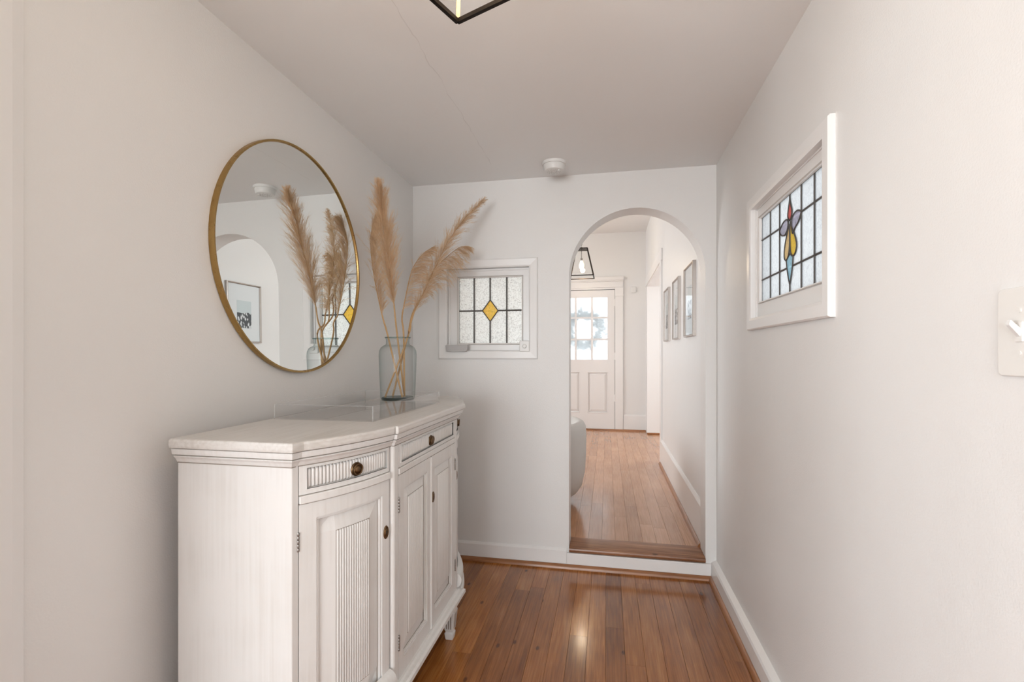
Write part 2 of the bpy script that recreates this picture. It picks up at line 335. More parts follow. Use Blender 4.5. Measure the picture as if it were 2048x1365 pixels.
def print_mat():
    m, nt, ns, lk, p = newmat('monochrome_print'); p.inputs['Roughness'].default_value=.6
    tc = ns.new('ShaderNodeTexCoord'); oi = ns.new('ShaderNodeObjectInfo'); sp = ns.new('ShaderNodeSeparateXYZ'); lk.new(tc.outputs['Generated'],sp.inputs[0])
    ad = N(ns,'ShaderNodeVectorMath',operation='SCALE'); ad.inputs[0].default_value=(3,9,4); lk.new(oi.outputs['Random'],ad.inputs['Scale'])
    a2 = N(ns,'ShaderNodeVectorMath',operation='ADD'); lk.new(tc.outputs['Generated'],a2.inputs[0]); lk.new(ad.outputs[0],a2.inputs[1])
    v = ns.new('ShaderNodeTexVoronoi'); v.inputs['Scale'].default_value=7; lk.new(a2.outputs[0],v.inputs['Vector'])
    n = ns.new('ShaderNodeTexNoise'); n.inputs['Scale'].default_value=5; n.inputs['Detail'].default_value=4; lk.new(a2.outputs[0],n.inputs['Vector'])
    mu = N(ns,'ShaderNodeMath',operation='MULTIPLY'); lk.new(v.outputs['Distance'],mu.inputs[0]); lk.new(n.outputs['Fac'],mu.inputs[1])
    rp = ns.new('ShaderNodeValToRGB'); rp.color_ramp.elements[0].position=.14; rp.color_ramp.elements[0].color=(.75,.78,.80,1); rp.color_ramp.elements[1].position=.24; rp.color_ramp.elements[1].color=(.05,.06,.07,1); lk.new(mu.outputs[0],rp.inputs[0])
    h = N(ns,'ShaderNodeMath',operation='MULTIPLY_ADD'); h.inputs[1].default_value=-.12; lk.new(n.outputs['Fac'],h.inputs[0]); lk.new(sp.outputs[2],h.inputs[2])
    ls = N(ns,'ShaderNodeMath',operation='GREATER_THAN'); ls.inputs[1].default_value=.50; lk.new(h.outputs[0],ls.inputs[0])
    mx = N(ns,'ShaderNodeMix',data_type='RGBA'); mx.inputs[7].default_value=(.62,.70,.72,1); lk.new(ls.outputs[0],mx.inputs[0]); lk.new(rp.outputs[0],mx.inputs[6]); lk.new(mx.outputs[2],p.inputs['Base Color'])
    return m
PRINT = print_mat()

# ------------------------------------------------------------------ room shell
XL, XR, YB, ZC = -1.095, .547, 2.61, 2.113     # hall walls and ceiling
ZF, ZFC, YD, XRF = .105, 2.80, 6.712, .513     # far room floor, ceiling, door wall, right wall
XWL, YR = -2.9, -4.2                           # room behind the camera
XFL = -3.35

def boards(parent, x0, x1, pitch, phase, y0, y1, ztop, mat, joints, th=.018, lmin=.7, lmax=2.2):
    me = None; n0 = math.floor((x0-phase)/pitch); k = n0; rnd = random.Random(int(ztop*1000)+5)
    while phase+k*pitch < x1-1e-4:
        a, b = max(x0, phase+k*pitch), min(x1, phase+(k+1)*pitch); k += 1
        if b-a < .008: continue
        cuts = list(joints.get(round((a+b)/2/pitch), []))
        cuts = [c for c in cuts if y0 < c < y1]
        y = min(cuts) if cuts else y1 - rnd.uniform(.25, lmax)
        ys = [y1]+sorted(cuts, reverse=True)
        if not cuts: ys.append(max(y, y0))
        while ys[-1] > y0+.05:
            ys.append(ys[-1]-rnd.uniform(lmin, lmax))
            if ys[-1] < y0+.35: ys[-1] = y0
        for p, q in zip(ys, ys[1:]):
            g = .00025; w2, l2 = (b-a)/2-g, (p-q)/2-g
            if l2 <= 0: continue
            if me is None:
                m = MB(); e = .014
                m.add([(-1,-1,-1),(1,-1,-1),(1,1,-1),(-1,1,-1),(-1,-1,-.035),(1,-1,-.035),(1,1,-.035),(-1,1,-.035),(-1+e,-1,0),(1-e,-1,0),(1-e,1,0),(-1+e,1,0)],
                      [(0,3,2,1),(0,1,5,4),(1,2,6,5),(2,3,7,6),(3,0,4,7),(4,5,9,8),(5,6,10,9),(6,7,11,10),(7,4,8,11),(8,9,10,11)])
                me = bpy.data.meshes.new('floor_board'); me.from_pydata(m.v, [], m.f); me.materials.append(mat)
            o = bpy.data.objects.new('floor_board', me); C.objects.link(o)
            o.scale = (w2, l2, th); o.parent = parent
            o.location = Vector(((a+b)/2, (p+q)/2, ztop+rnd.uniform(-.0002,.0002))) - WORG[parent.name]

fl = struct(box('floor', (XWL, YR, -.10), (XR, YB, -.018), SUB))
boards(fl, XWL, XR, .0725, -.005, YR, YB, 0, FLOOR, {2:[2.49,1.2], 1:[1.83], -2:[1.98], -3:[1.40], -5:[2.35], 6:[1.93]})
fl2 = struct(box('floor', (XFL, YB+.03, -.05), (2.55, YD+.0, ZF-.018), SUB))
boards(fl2, XFL, XRF, .075, .046, YB+.14, YD-.001, ZF, FLOORF, {-2:[3.35,5.0], -1:[3.42,5.6], 4:[3.0], 3:[3.05,5.9], 2:[4.4], 0:[4.9], 1:[5.3]})
boards(fl2, XRF, 2.5, .075, .046, 4.80, 6.52, ZF, FLOORF, {})

ARX0, ARX1, ARZ = -.201, .494, 1.567
acx, ar = (ARX0+ARX1)/2, (ARX1-ARX0)/2
arch = [(ARX0, .080), (ARX1, .080)] + [(acx+ar*math.cos(PI*i/40), ARZ+ar*1.01*math.sin(PI*i/40)) for i in range(41)]
YW = YB+.135
bw_hole = rect(-.8895, 1.1675, -.4175, 1.6295)
struct(plate('wall_back', rect(XFL, -.06, 2.62, ZFC), [arch, bw_hole], YB, YW, 'xz', WALL))
struct(box('wall_left', (XL-.12, .62, -.06), (XL, YB, ZC), WALL))
struct(plate('wall_right', rect(YR-.12, -.06, YB, ZC), [rect(1.3485,1.2825,1.9685,1.6955)], XR, XR+.13, 'yz', WALL))
struct(box('shade_nib', (XL, .40, -.06), (XL+.165, .53, ZC), WALL))  # unseen nib added to shade the sideboard's near end from the rear window
struct(box('ceiling', (XWL, YR, ZC), (XR+.13, YB, ZC+.08), CEIL))
# room behind the camera
struct(plate('wall_rear', rect(XWL-.12, -.06, XR, ZC), [rect(-1.9,.42,.20,1.98)], YR-.12, YR, 'xz', WALL))
struct(plate('wall_side', rect(YR, -.06, .62, ZC), [rect(-1.72,.6,-.58,1.98)], XWL-.12, XWL, 'yz', WALL))
struct(box('wall_side', (XWL, .62, -.06), (XL-.12, .74, ZC), WALL))
wr = empty('window_3', (-.85, YR-.06, .42), kind='structure')
m = MB()
for x in (-1.9,-1.213,-.527,.16): m.box((x, YR-.08, .42), (x+.04, YR-.04, 1.98))
for z in (.42,.927,1.433,1.94): m.box((-1.9, YR-.078, z), (.20, YR-.042, z+.04))
m.build('sash', TRIM, wr)
# far room
struct(box('wall_right', (XRF, YW, -.06), (XRF+.17, 4.83, ZFC), WALLF))
struct(box('wall_right', (XRF, 4.83, 2.035), (XRF+.17, 6.485, ZFC), WALLF))
struct(box('wall_right', (XRF, 6.485, -.06), (XRF+.17, YD, ZFC), WALLF))
struct(plate('wall_far', rect(XFL-.12, -.06, 2.62, ZFC), [rect(-.745,.108,.107,2.028)], YD, YD+.12, 'xz', WALLF))
struct(plate('wall_left', rect(YW, -.06, YD, ZFC), [rect(3.75,.8,5.45,2.3)], XFL-.12, XFL, 'yz', WALLF))
struct(box('ceiling', (XFL-.12, YW, ZFC), (2.62, YD, ZFC+.08), CEILF))
struct(plate('wall_side', rect(4.4, -.06, YD, ZFC), [rect(5.05,.75,6.35,2.25)], 2.5, 2.62, 'yz', WALLF))
struct(box('wall_side', (XRF+.17, 4.3, -.06), (2.62, 4.4, ZFC), WALLF))

# far opening: casing, jamb lining, base moulding
t = empty('trim_3', (XRF, 5.65, ZF), kind='structure')
box('casing_board', (XRF-.016, 4.73, ZF), (XRF, 4.83, 2.035), TRIM, t, .002)
box('casing_board', (XRF-.016, 4.71, 2.035), (XRF, 6.60, 2.145), TRIM, t, .002)
box('jamb_board', (XRF-.004, 6.474, ZF+.02), (XRF+.172, 6.486, 2.035), TRIM, t, .001)
box('head_board', (XRF-.004, 4.832, 2.023), (XRF+.172, 6.474, 2.035), TRIM, t, .001)
box('shoe_moulding', (XRF-.004, 6.462, ZF), (XRF+.172, 6.486, ZF+.022), SHOE, t, .006)

def quarter(r, flip=1, n=6):   # shoe profile
    return [(0,0),(0,r*1.25)]+[(-flip*r*math.sin(PI/2*i/n), r*1.25*math.cos(PI/2*i/n)) for i in range(1,n+1)]
# baseboards of the hall
b = struct(empty('baseboard_back', (-.5, YB-.008, 0)))
m = MB(); m.prism([(YB,0),(YB,.100),(YB-.004,.100),(YB-.013,.089),(YB-.014,0)], XL, -.213, 'x'); m.build('board', TRIM, b)
m = MB(); m.prism([(YB,0),(YB,.0795),(YB-.012,.0795),(YB-.015,.076),(YB-.015,0)], -.212, XR-.028, 'x'); m.build('riser_board', TRIM, b)
m = MB(); m.prism([(YB-.0155+p[0], p[1]) for p in quarter(.017)], XL, XR-.028, 'x'); m.build('shoe_moulding', SHOE, b, smooth=True)
b = struct(empty('baseboard_right', (XR-.01, .4, 0)))
m = MB(); m.prism([(XR,0),(XR,.098),(XR-.022,.088),(XR-.027,.080),(XR-.027,0)], YR, YB, 'y'); m.build('board', TRIM, b)
m = MB(); m.prism([(XR-.0275+p[0], p[1]) for p in quarter(.016)], YR, YB-.016, 'y'); m.build('shoe_moulding', SHOEY, b, smooth=True)
b = struct(empty('baseboard_left', (XL+.01, 1.6, 0)))
m = MB(); m.prism([(XL,0),(XL,.098),(XL+.008,.095),(XL+.015,.085),(XL+.015,0)], .72, YB-.016, 'y'); m.build('board', TRIM, b)
m = MB(); m.prism([(XL+.0155+.017-p[0]-.017, p[1]) for p in quarter(.016)], .72, YB-.016, 'y'); m.build('shoe_moulding', SHOEY, b, smooth=True)
# casing at the left edge where the hall wall ends
tr1 = struct(empty('trim_1', (XL, .67, 0)))
m = MB(); m.prism([(XL,.60),(XL+.016,.60),(XL+.018,.61),(XL+.018,.695),(XL+.012,.716),(XL,.722)], 0, ZC, 'z'); m.build('casing_board', TRIM, tr1)
m = MB(); m.prism([(XL-.125,.60),(XL,.60),(XL,.618),(XL-.125,.618)], 0, ZC, 'z'); m.build('jamb_board', TRIM, tr1)
# threshold of the step
tr2 = struct(empty('trim_2', (acx, YB+.07, .08)))
m = MB(); y0 = YB-.014
m.prism([(YW+.012,.081),(YW+.012,ZF+.001),(y0+.010,ZF+.001),(y0+.003,ZF-.002),(y0,ZF-.009),(y0+.002,ZF-.018),(y0+.008,.0815)], ARX0+.001, ARX1-.001, 'x')
m.build('threshold_board', THRESH, tr2, smooth=True)
# far room baseboards
b = struct(empty('baseboard_right', (XRF, 3.7, ZF)))
m = MB(); m.prism([(XRF,ZF),(XRF,.338),(XRF-.006,.336),(XRF-.014,.322),(XRF-.016,.318),(XRF-.016,ZF)], YW, 4.73, 'y'); m.build('board', TRIM, b)
m = MB(); m.prism([(XRF-.0165+p[0], ZF+p[1]) for p in quarter(.017)], YW+.003, 4.755, 'y'); m.build('shoe_moulding', SHOEY, b, smooth=True)
b = struct(empty('baseboard_far', (.3, YD, ZF)))
m = MB(); m.prism([(YD,ZF),(YD,.325),(YD-.008,.322),(YD-.014,.305),(YD-.016,ZF)], .218, XRF, 'x'); m.build('board', TRIM, b)
m = MB(); m.prism([(YD,ZF),(YD,.325),(YD-.008,.322),(YD-.014,.305),(YD-.016,ZF)], XFL, -.858, 'x'); m.build('board', TRIM, b)
m = MB(); m.prism([(YD-.018+p[0], ZF+p[1]) for p in quarter(.016)], XFL, XRF-.004, 'x'); m.build('shoe_moulding', SHOE, b, smooth=True)

# ------------------------------------------------------------------ front door of the far room
dr = struct(empty('door_1', (-.32, YD, ZF)))
DX0, DX1, DY0, DY1 = -.742, .103, YD-.012, YD+.030
cols = [(-.631,-.437),(-.410,-.216),(-.189,.007)]; rows = [(1.068,1.335),(1.359,1.633),(1.655,1.922)]
pan = [(-.634,-.366),(-.262,.010)]; pz = (.338,.900)
holes = [rect(c0,r0,c1,r1) for c0,c1 in cols for r0,r1 in rows]+[rect(a,pz[0],b_,pz[1]) for a,b_ in pan]
o = plate('door_leaf', rect(DX0,.122,DX1,2.020), holes, DY0, DY1, 'xz', DOORP, dr)
for c0,c1 in cols:
    for r0,r1 in rows: box('pane', (c0-.004, DY0+.018, r0-.004), (c1+.004, DY0+.023, r1+.004), FROST, dr)
for a,b_ in pan:
    m = MB(); z0,z1 = pz; e=.045
    m.add([(a,DY0+.014,z0),(b_,DY0+.014,z0),(b_,DY0+.014,z1),(a,DY0+.014,z1),(a+.012,DY0+.018,z0+.012),(b_-.012,DY0+.018,z0+.012),(b_-.012,DY0+.018,z1-.012),(a+.012,DY0+.018,z1-.012),
           (a+e,DY0+.006,z0+e),(b_-e,DY0+.006,z0+e),(b_-e,DY0+.006,z1-e),(a+e,DY0+.006,z1-e)],
          [(0,1,5,4),(1,2,6,5),(2,3,7,6),(3,0,4,7),(4,5,9,8),(5,6,10,9),(6,7,11,10),(7,4,8,11),(8,9,10,11)])
    m.build('raised_panel', DOORP, dr)
    # quirk bead around panel
    m = MB()
    for (p,q) in [((a,z0),(b_,z0+.009)),((a,z1-.009),(b_,z1)),((a,z0),(a+.009,z1)),((b_-.009,z0),(b_,z1))]: m.box((p[0],DY0-.003,p[1]),(q[0],DY0+.016,q[1]))
    m.build('panel_moulding', DOORP, dr, bevel=.002)
box('dark_gap', (DX1, YD+.004, .11), (.108, YD+.03, 2.028), DARK, dr)
box('dark_gap', (DX0, YD+.004, 2.0205), (.108, YD+.03, 2.028), DARK, dr)
for z in (.50, 1.07, 1.80):
    m = MB(); m.lathe([(.007,z),(.007,z+.085)], (.106, DY0-.004, 0), 12); m.lathe([(.005,z+.085),(.003,z+.095)], (.106, DY0-.004, 0), 12)
    m.box((.084,DY0-.002,z),(.106,DY0+.001,z+.085)); m.build('hinge', STEEL if False else TRIM, dr)
m = MB(); m.lathe([(.026,-.006),(.026,0),(.01,-.0)], (-.69, DY0, 1.0), 20, 'y'); m.lathe([(.010,-.035),(.027,-.050),(.024,-.068),(.008,-.072)], (-.69, DY0, 1.0), 20, 'y'); m.build('door_knob', ABRASS, dr, smooth=True)
tf = struct(empty('trim_4', (-.3, YD, ZF)))
box('casing_board', (.108, YD-.020, ZF+.0), (.214, YD, 1.931), TRIM, tf, .003)
box('corner_block', (.106, YD-.026, 1.931), (.220, YD, 2.053), TRIM, tf, .003)
box('casing_board', (-.852, YD-.020, ZF+.0), (-.746, YD, 1.931), TRIM, tf, .003)
box('corner_block', (-.858, YD-.026, 1.931), (-.744, YD, 2.053), TRIM, tf, .003)
box('head_casing', (-.858, YD-.020, 2.055), (.216, YD, 2.134), TRIM, tf, .002)
box('head_casing', (-.742, YD-.016, 2.030), (.105, YD, 2.054), TRIM, tf, .002)
box('head_cap', (-.872, YD-.036, 2.150), (.224, YD, 2.200), TRIM, tf, .004)
box('head_bead', (-.864, YD-.027, 2.135), (.219, YD, 2.150), TRIM, tf, .003)
# wreath on the outside of the door
wc = Vector((-.31, YD+.16, 1.49)); wm = MB(); rnd = random.Random(3)
for i in range(420):
    a = rnd.uniform(0, 2*PI); rr = rnd.gauss(.20,.036); base = wc+Vector((rr*math.cos(a), rnd.uniform(-.03,.02), rr*math.sin(a)))
    da = a+rnd.choice((-1,1))*rnd.uniform(.2,1.3); L = rnd.uniform(.05,.09); d = Vector((math.cos(da), rnd.uniform(-.2,.2), math.sin(da)))
    s = d.cross(Vector((0,1,0)))*L*.2; wm.add([base, base+d*L*.5+s, base+d*L, base+d*L*.5-s], [(0,1,2,3)])
wm.tube([wc+Vector((.2*math.cos(2*PI*i/40),0,.2*math.sin(2*PI*i/40))) for i in range(40)], .014, 6, True)
tag(wm.build('wreath', LEAFM, uni=False), 'leafy green ring wreath hanging outside the glazed white door, blurred by frosted panes', 'wreath')

# ------------------------------------------------------------------ window_1 : back wall stained glass
def mitre(m, x0, z0, x1, z1, wd, f, prof):
    # mitred frame with profile prof = [(t 0..1 across width from outer, depth offset)], f maps (x,z,depth)->xyz
    n = len(prof); ring = []
    for t, dpt in prof:
        k = wd*t; ring.append([f(x0+k,z0+k,dpt), f(x1-k,z0+k,dpt), f(x1-k,z1-k,dpt), f(x0+k,z1-k,dpt)])
    vv = [p for r in ring for p in r]; ff = []
    for i in range(n-1):
        for j in range(4): ff.append((i*4+j, i*4+(j+1)%4, (i+1)*4+(j+1)%4, (i+1)*4+j))
    m.add(vv, ff); return m
w1 = struct(empty('window_1', (-.65, YB, 1.12)))
fb = lambda x,z,d: (x, YB-d, z)
m = mitre(MB(), -.936, 1.121, -.371, 1.676, .047, fb, [(0,0),(0,.012),(.12,.015),(.85,.013),(1,.009),(1,-.04)]); m.build('casing', TRIM, w1)
m = mitre(MB(), -.8875, 1.1695, -.4195, 1.6275, .03, fb, [(0,-.029),(.0,-.02),(.35,-.02),(.35,-.028),(1,-.028)]); m.build('sash', TRIM, w1)
plate('sash_frame', rect(-.889,1.168,-.418,1.629), [rect(-.831,1.208,-.465,1.581)], YB+.030, YB+.055, 'xz', TRIM, w1)
m = mitre(MB(), -.839, 1.200, -.457, 1.589, .010, fb, [(0,-.029),(.2,-.024),(1,-.036)]); m.build('putty_bead', paint('putty',(.66,.63,.60),.7), w1)
GX = [-.833,-.7425,-.649,-.553,-.463]; GZ = [1.206,1.394,1.583]; YG = YB+.045
dc = (-.649, 1.394); da, dz_ = .0455, .0615
def xz_poly(name, poly, y, th, mat, parent): MB().prism(poly, y, y+th, 'y').build(name, mat, parent)
g = .0015
for i in range(4):
    for j in range(2):
        x0,x1,z0,z1 = GX[i]+g,GX[i+1]-g,GZ[j]+g,GZ[j+1]-g
        if i == 1: poly = [(x0,z0),(x1,z0),(x1,dc[1]-dz_),(dc[0]-da,z1),(x0,z1)] if j == 0 else [(x0,z0),(dc[0]-da,z0),(x1,dc[1]+dz_),(x1,z1),(x0,z1)]
        elif i == 2: poly = [(x0,z0),(x1,z0),(x1,z1),(dc[0]+da,z1),(x0,dc[1]-dz_)] if j == 0 else [(dc[0]+da,z0),(x1,z0),(x1,z1),(x0,z1),(x0,dc[1]+dz_)]
        else: poly = rect(x0,z0,x1,z1)
        xz_poly('pane', poly, YG, .003, PEB, w1)
p = MB().prism([(dc[0]-da+.002,dc[1]),(dc[0],dc[1]-dz_+.002),(dc[0]+da-.002,dc[1]),(dc[0],dc[1]+dz_-.002)], YG-.0003, YG+.0033, 'y').build('pane', PEBA, w1); p['label']='amber diamond pane'
m = MB(); r = .0042
def cameb(m, p, q, y=YG+.0015, r=r):
    P,Q = Vector((p[0],0,p[1])),Vector((q[0],0,q[1])); d=(Q-P).normalized(); s=Vector((-d.z,0,d.x))*r
    pts=[P+s,Q+s,Q-s,P-s]; vv=[(a.x,y-.0035,a.z) for a in pts]+[(a.x,y+.0035,a.z) for a in pts]
    vv2=[(P.x,y-.0055,P.z),(Q.x,y-.0055,Q.z)]
    m.add(vv,[(4,5,6,7)[::-1],(0,1,5,4),(1,2,6,5),(2,3,7,6),(3,0,4,7)]); m.add([vv[0],vv[1],vv2[1],vv2[0],vv[2],vv[3]],[(0,1,2,3),(3,2,4,5)])
for x in (GX[1],GX[3]): cameb(m,(x,GZ[0]),(x,GZ[2]))
cameb(m,(GX[2],GZ[0]),(GX[2],dc[1]-dz_)); cameb(m,(GX[2],dc[1]+dz_),(GX[2],GZ[2]))
cameb(m,(GX[0],GZ[1]),(dc[0]-da,GZ[1])); cameb(m,(dc[0]+da,GZ[1]),(GX[4],GZ[1]))
D4=[(dc[0]-da,dc[1]),(dc[0],dc[1]-dz_),(dc[0]+da,dc[1]),(dc[0],dc[1]+dz_)]
for i in range(4): cameb(m,D4[i],D4[(i+1)%4],r=.0026)
for a,b_ in (((GX[0],GZ[0]),(GX[4],GZ[0])),((GX[0],GZ[2]),(GX[4],GZ[2])),((GX[0],GZ[0]),(GX[0],GZ[2])),((GX[4],GZ[0]),(GX[4],GZ[2]))): cameb(m,a,b_,r=.0024)
m.build('lead_came', LEADM, w1)
# devices on that window
s = empty('window_sensor', (-.822, YB-.02, 1.16), 'slim grey plastic box at the lower left of the amber diamond window', 'sensor')
m = MB(); m.prism([(-.886,1.196),(-.880,1.164),(-.874,1.161),(-.770,1.161),(-.760,1.168),(-.758,1.196),(-.762,1.199),(-.882,1.199)], YB-.040, YB-.013, 'y'); m.build('housing', GREYP, s, bevel=.003, seg=2)
m = MB(); m.box((-.884,YB-.032,1.197),(-.760,YB-.0125,1.2015)); m.build('top_cap', PLAS, s, bevel=.001)
s = empty('window_alarm', (-.442, YB-.012, 1.161), 'small white square box with round button, lower right of the diamond window', 'alarm')
m = MB(); m.box((-.470,YB-.018,1.161),(-.415,YB+.018,1.221)); m.build('housing', PLAS, s, bevel=.004, seg=2)
m = MB(); m.lathe([(.012,0),(.012,-.006),(.008,-.010),(.0,-.0105)], (-.441,YB-.018,1.191), 20, 'y'); m.build('button', PLAS, s, smooth=True)

# ------------------------------------------------------------------ window_2 : right wall stained glass
w2 = struct(empty('window_2', (XR, 1.66, 1.24)))
fr_ = lambda y,z,d: (XR-d, y, z)
m = mitre(MB(), 1.306, 1.240, 2.011, 1.738, .043, fr_, [(0,0),(0,.012),(.10,.0165),(.8,.0165),(1,.013),(1,-.02)]); m.build('casing', TRIM, w2)
m = mitre(MB(), 1.351, 1.280, 1.969, 1.697, .02, fr_, [(0,.004),(0,-.005),(.3,-.006),(.3,-.018)]); m.build('stop_moulding', TRIM, w2)
plate('sash_frame', rect(1.349,1.283,1.968,1.695), [rect(1.384,1.343,1.938,1.653)], XR+.010, XR+.040, 'yz', TRIM, w2)
m = mitre(MB(), 1.376, 1.335, 1.946, 1.661, .010, fr_, [(0,-.009),(.25,-.006),(1,-.016)]); m.build('putty_bead', bpy.data.materials['putty'], w2)
XG = XR+.020; TG = .003
HY = [1.940,1.845,1.752,1.661,1.569,1.477,1.382]; HZ = [1.341,1.424,1.572,1.655]
def yz_poly(name, poly, mat, dx=0): 
    return MB().prism(poly, XG-dx, XG+TG+dx, 'x').build(name, mat, w2)
def bez(pts, n=10):
    P=[Vector(p) for p in pts]; out=[]
    for i in range(0,len(P)-3,3):
        a,b_,c,d=P[i:i+4]
        for k in range(n):
            t=k/n; out.append(((1-t)**3*a+3*(1-t)**2*t*b_+3*(1-t)*t*t*c+t**3*d))
    out.append(P[-1]); return [tuple(p) for p in out]
cy = 1.661
# flower outline pieces (y decreases towards the camera)
red = bez([(cy,1.640),(cy+.004,1.620),(cy+.020,1.600),(cy+.016,1.585),(cy+.012,1.575),(cy+.004,1.572),(cy,1.570),(cy-.006,1.573),(cy-.016,1.578),(cy-.018,1.590),(cy-.020,1.605),(cy-.004,1.620),(cy,1.640)],8)[:-1]
wl = bez([(cy+.091,1.560),(cy+.070,1.572),(cy+.052,1.590),(cy+.020,1.578),(cy+.012,1.572),(cy+.010,1.555),(cy+.022,1.545),(cy+.035,1.540),(cy+.034,1.532),(cy+.050,1.535),(cy+.070,1.538),(cy+.085,1.542),(cy+.091,1.560)],8)[:-1]
wr_ = bez([(cy-.092,1.572),(cy-.070,1.586),(cy-.045,1.592),(cy-.022,1.575),(cy-.015,1.568),(cy-.014,1.545),(cy-.022,1.525),(cy-.030,1.520),(cy-.040,1.540),(cy-.055,1.542),(cy-.075,1.548),(cy-.085,1.560),(cy-.092,1.572)],8)[:-1]
al = bez([(cy+.004,1.560),(cy+.016,1.540),(cy+.052,1.500),(cy+.048,1.466),(cy+.044,1.445),(cy+.024,1.446),(cy+.012,1.462),(cy-.002,1.480),(cy-.002,1.530),(cy+.004,1.560)],8)[:-1]
ar_ = bez([(cy-.006,1.565),(cy-.016,1.540),(cy-.058,1.505),(cy-.056,1.478),(cy-.052,1.455),(cy-.028,1.448),(cy-.014,1.460),(cy+.000,1.475),(cy-.002,1.530),(cy-.006,1.565)],8)[:-1]
bl = bez([(cy+.030,1.452),(cy+.026,1.430),(cy+.016,1.395),(cy,1.368),(cy-.016,1.395),(cy-.026,1.430),(cy-.028,1.454),(cy-.018,1.452),(cy-.010,1.462),(cy,1.466),(cy+.010,1.462),(cy+.018,1.452),(cy+.030,1.452)],8)[:-1]
for i in range(6):
    for j in range(3):
        y0_,y1_,z0_,z1_ = HY[i+1]+g, HY[i]-g, HZ[j]+g, HZ[j+1]-g
        yz_poly('pane', rect(y0_,z0_,y1_,z1_), STR)
for nm, poly, mt, lb in (('petal_pane',red,S_RED,'red pane'),('petal_pane',wl,S_LIL,'lilac wing pane'),('petal_pane',wr_,S_LIL,'lilac wing pane'),('petal_pane',al,S_ORG,'pale orange pane'),('petal_pane',ar_,S_AMB,'amber yellow pane'),('petal_pane',bl,S_BLU,'sky blue pane')):
    q = yz_poly(nm, poly, mt, .0012); q['label']=lb
m = MB()
def camey(p, q, r=.0030):
    P,Q=Vector((0,p[0],p[1])),Vector((0,q[0],q[1])); d=(Q-P)
    if d.length<1e-6: return
    d.normalize(); s=Vector((0,-d.z,d.y))*r; x=XG+.0015
    pts=[P+s,Q+s,Q-s,P-s]; m.add([(x-.003,a.y,a.z) for a in pts]+[(x+.004,a.y,a.z) for a in pts]+[(x-.0052,P.y,P.z),(x-.0052,Q.y,Q.z)],
        [(0,1,9,8),(8,9,2,3),(4,5,6,7),(0,1,5,4),(1,2,6,5),(2,3,7,6),(3,0,4,7)])
for y in (HY[1],HY[2],HY[4],HY[5]): camey((y,HZ[0]),(y,HZ[3]))
camey((cy,1.640),(cy,HZ[3])); camey((cy,HZ[0]),(cy,1.370))
for z in (HZ[1],):
    camey((HY[0],z),(cy+.024,z)); camey((cy-.024,z),(HY[6],z))
camey((HY[0],HZ[2]),(HY[2],HZ[2]-.004)); camey((HY[4],HZ[2]),(HY[6],HZ[2]))
for poly in (red,wl,wr_,al,ar_,bl):
    for i in range(len(poly)): camey(poly[i], poly[(i+1)%len(poly)], .0026)
for y in (HY[0],HY[6]): camey((y,HZ[0]),(y,HZ[3]),.0022)
for z in (HZ[0],HZ[3]): camey((HY[0],z),(HY[6],z),.0022)
m.build('lead_came', LEADM, w2)

# ------------------------------------------------------------------ light switch on right wall
s = empty('light_switch', (XR-.003, .765, 1.119), 'ivory light switch plate with small toggle at right edge of the picture', 'light switch')
m = MB(); P = []
for (yy,zz,a0) in ((.802-.008,1.240-.008,0),(.725+.008,1.240-.008,90),(.725+.008,1.119+.008,180),(.802-.008,1.119+.008,270)):
    for k in range(6): a=math.radians(a0+k*18); P.append((yy+.008*math.cos(a), zz+.008*math.sin(a)))
m.prism(P, XR-.0055, XR, 'x'); m.build('plate', IVORY, s, bevel=.0022, seg=3)
m = MB(); m.box((XR-.0075,.757,1.166),(XR-.005,.770,1.193)); m.build('toggle_surround', IVORY, s, bevel=.0005)
m = MB(); m.prism([(XR-.0060,1.171),(XR-.0060,1.184),(XR-.018,1.196),(XR-.020,1.189)], .7595, .7675, 'y'); m.build('toggle', PLAS, s, bevel=.001)
for z in (1.151,1.208):
    m = MB(); m.lathe([(.0032,-.0070),(.0030,-.0055)], (XR,.7635,z), 12, 'x'); m.box((XR-.0073,.7608,z-.0004),(XR-.0070,.7662,z+.0004)); m.build('screw', IVORY, s)

# ------------------------------------------------------------------ smoke detector
s = empty('smoke_detector', (-.262, 2.425, ZC-.05), 'round white smoke detector on the ceiling in front of the arch', 'smoke detector')
c = (-.262, 2.425, 0)
m = MB(); m.lathe([(.020,ZC),(.062,ZC),(.0625,ZC-.006),(.060,ZC-.013),(.050,ZC-.014)], c, 48); m.build('mounting_ring', PLAS, s, smooth=True)
m = MB(); m.lathe([(.0540,ZC-.010),(.0545,ZC-.018),(.0525,ZC-.034),(.0490,ZC-.042),(.040,ZC-.045),(.0,ZC-.045)], c, 48, cap=False); m.build('cover', PLAS, s, smooth=True)
m = MB()
for k in range(3):
    for i in range(10):
        a=2*PI*i/10+k*.3; rr=.014+.009*k; x,y=c[0]+rr*math.cos(a),c[1]+rr*math.sin(a); m.box((x-.0018,y-.0012,ZC-.0458),(x+.0018,y+.0012,ZC-.0448))
m.build('sound_slots', GREYP, s)
m = MB(); m.lathe([(.008,ZC-.044),(.008,ZC-.049),(.006,ZC-.050)], (c[0]+.026,c[1]-.018,0), 16); m.build('test_button', PLAS, s, smooth=True)
# door sensor in the far room
s = empty('thermostat', (.352, YD-.012, 1.974), 'small white square sensor high on the wall right of the glazed door', 'thermostat')
m = MB(); m.box((.319,YD-.020,1.974),(.384,YD,2.057)); m.build('housing', PLAS, s, bevel=.006, seg=2)
m = MB(); m.lathe([(.016,-.022),(.016,-.019)], (.3515,YD,2.02), 16, 'y'); m.build('dial', PLAS, s)

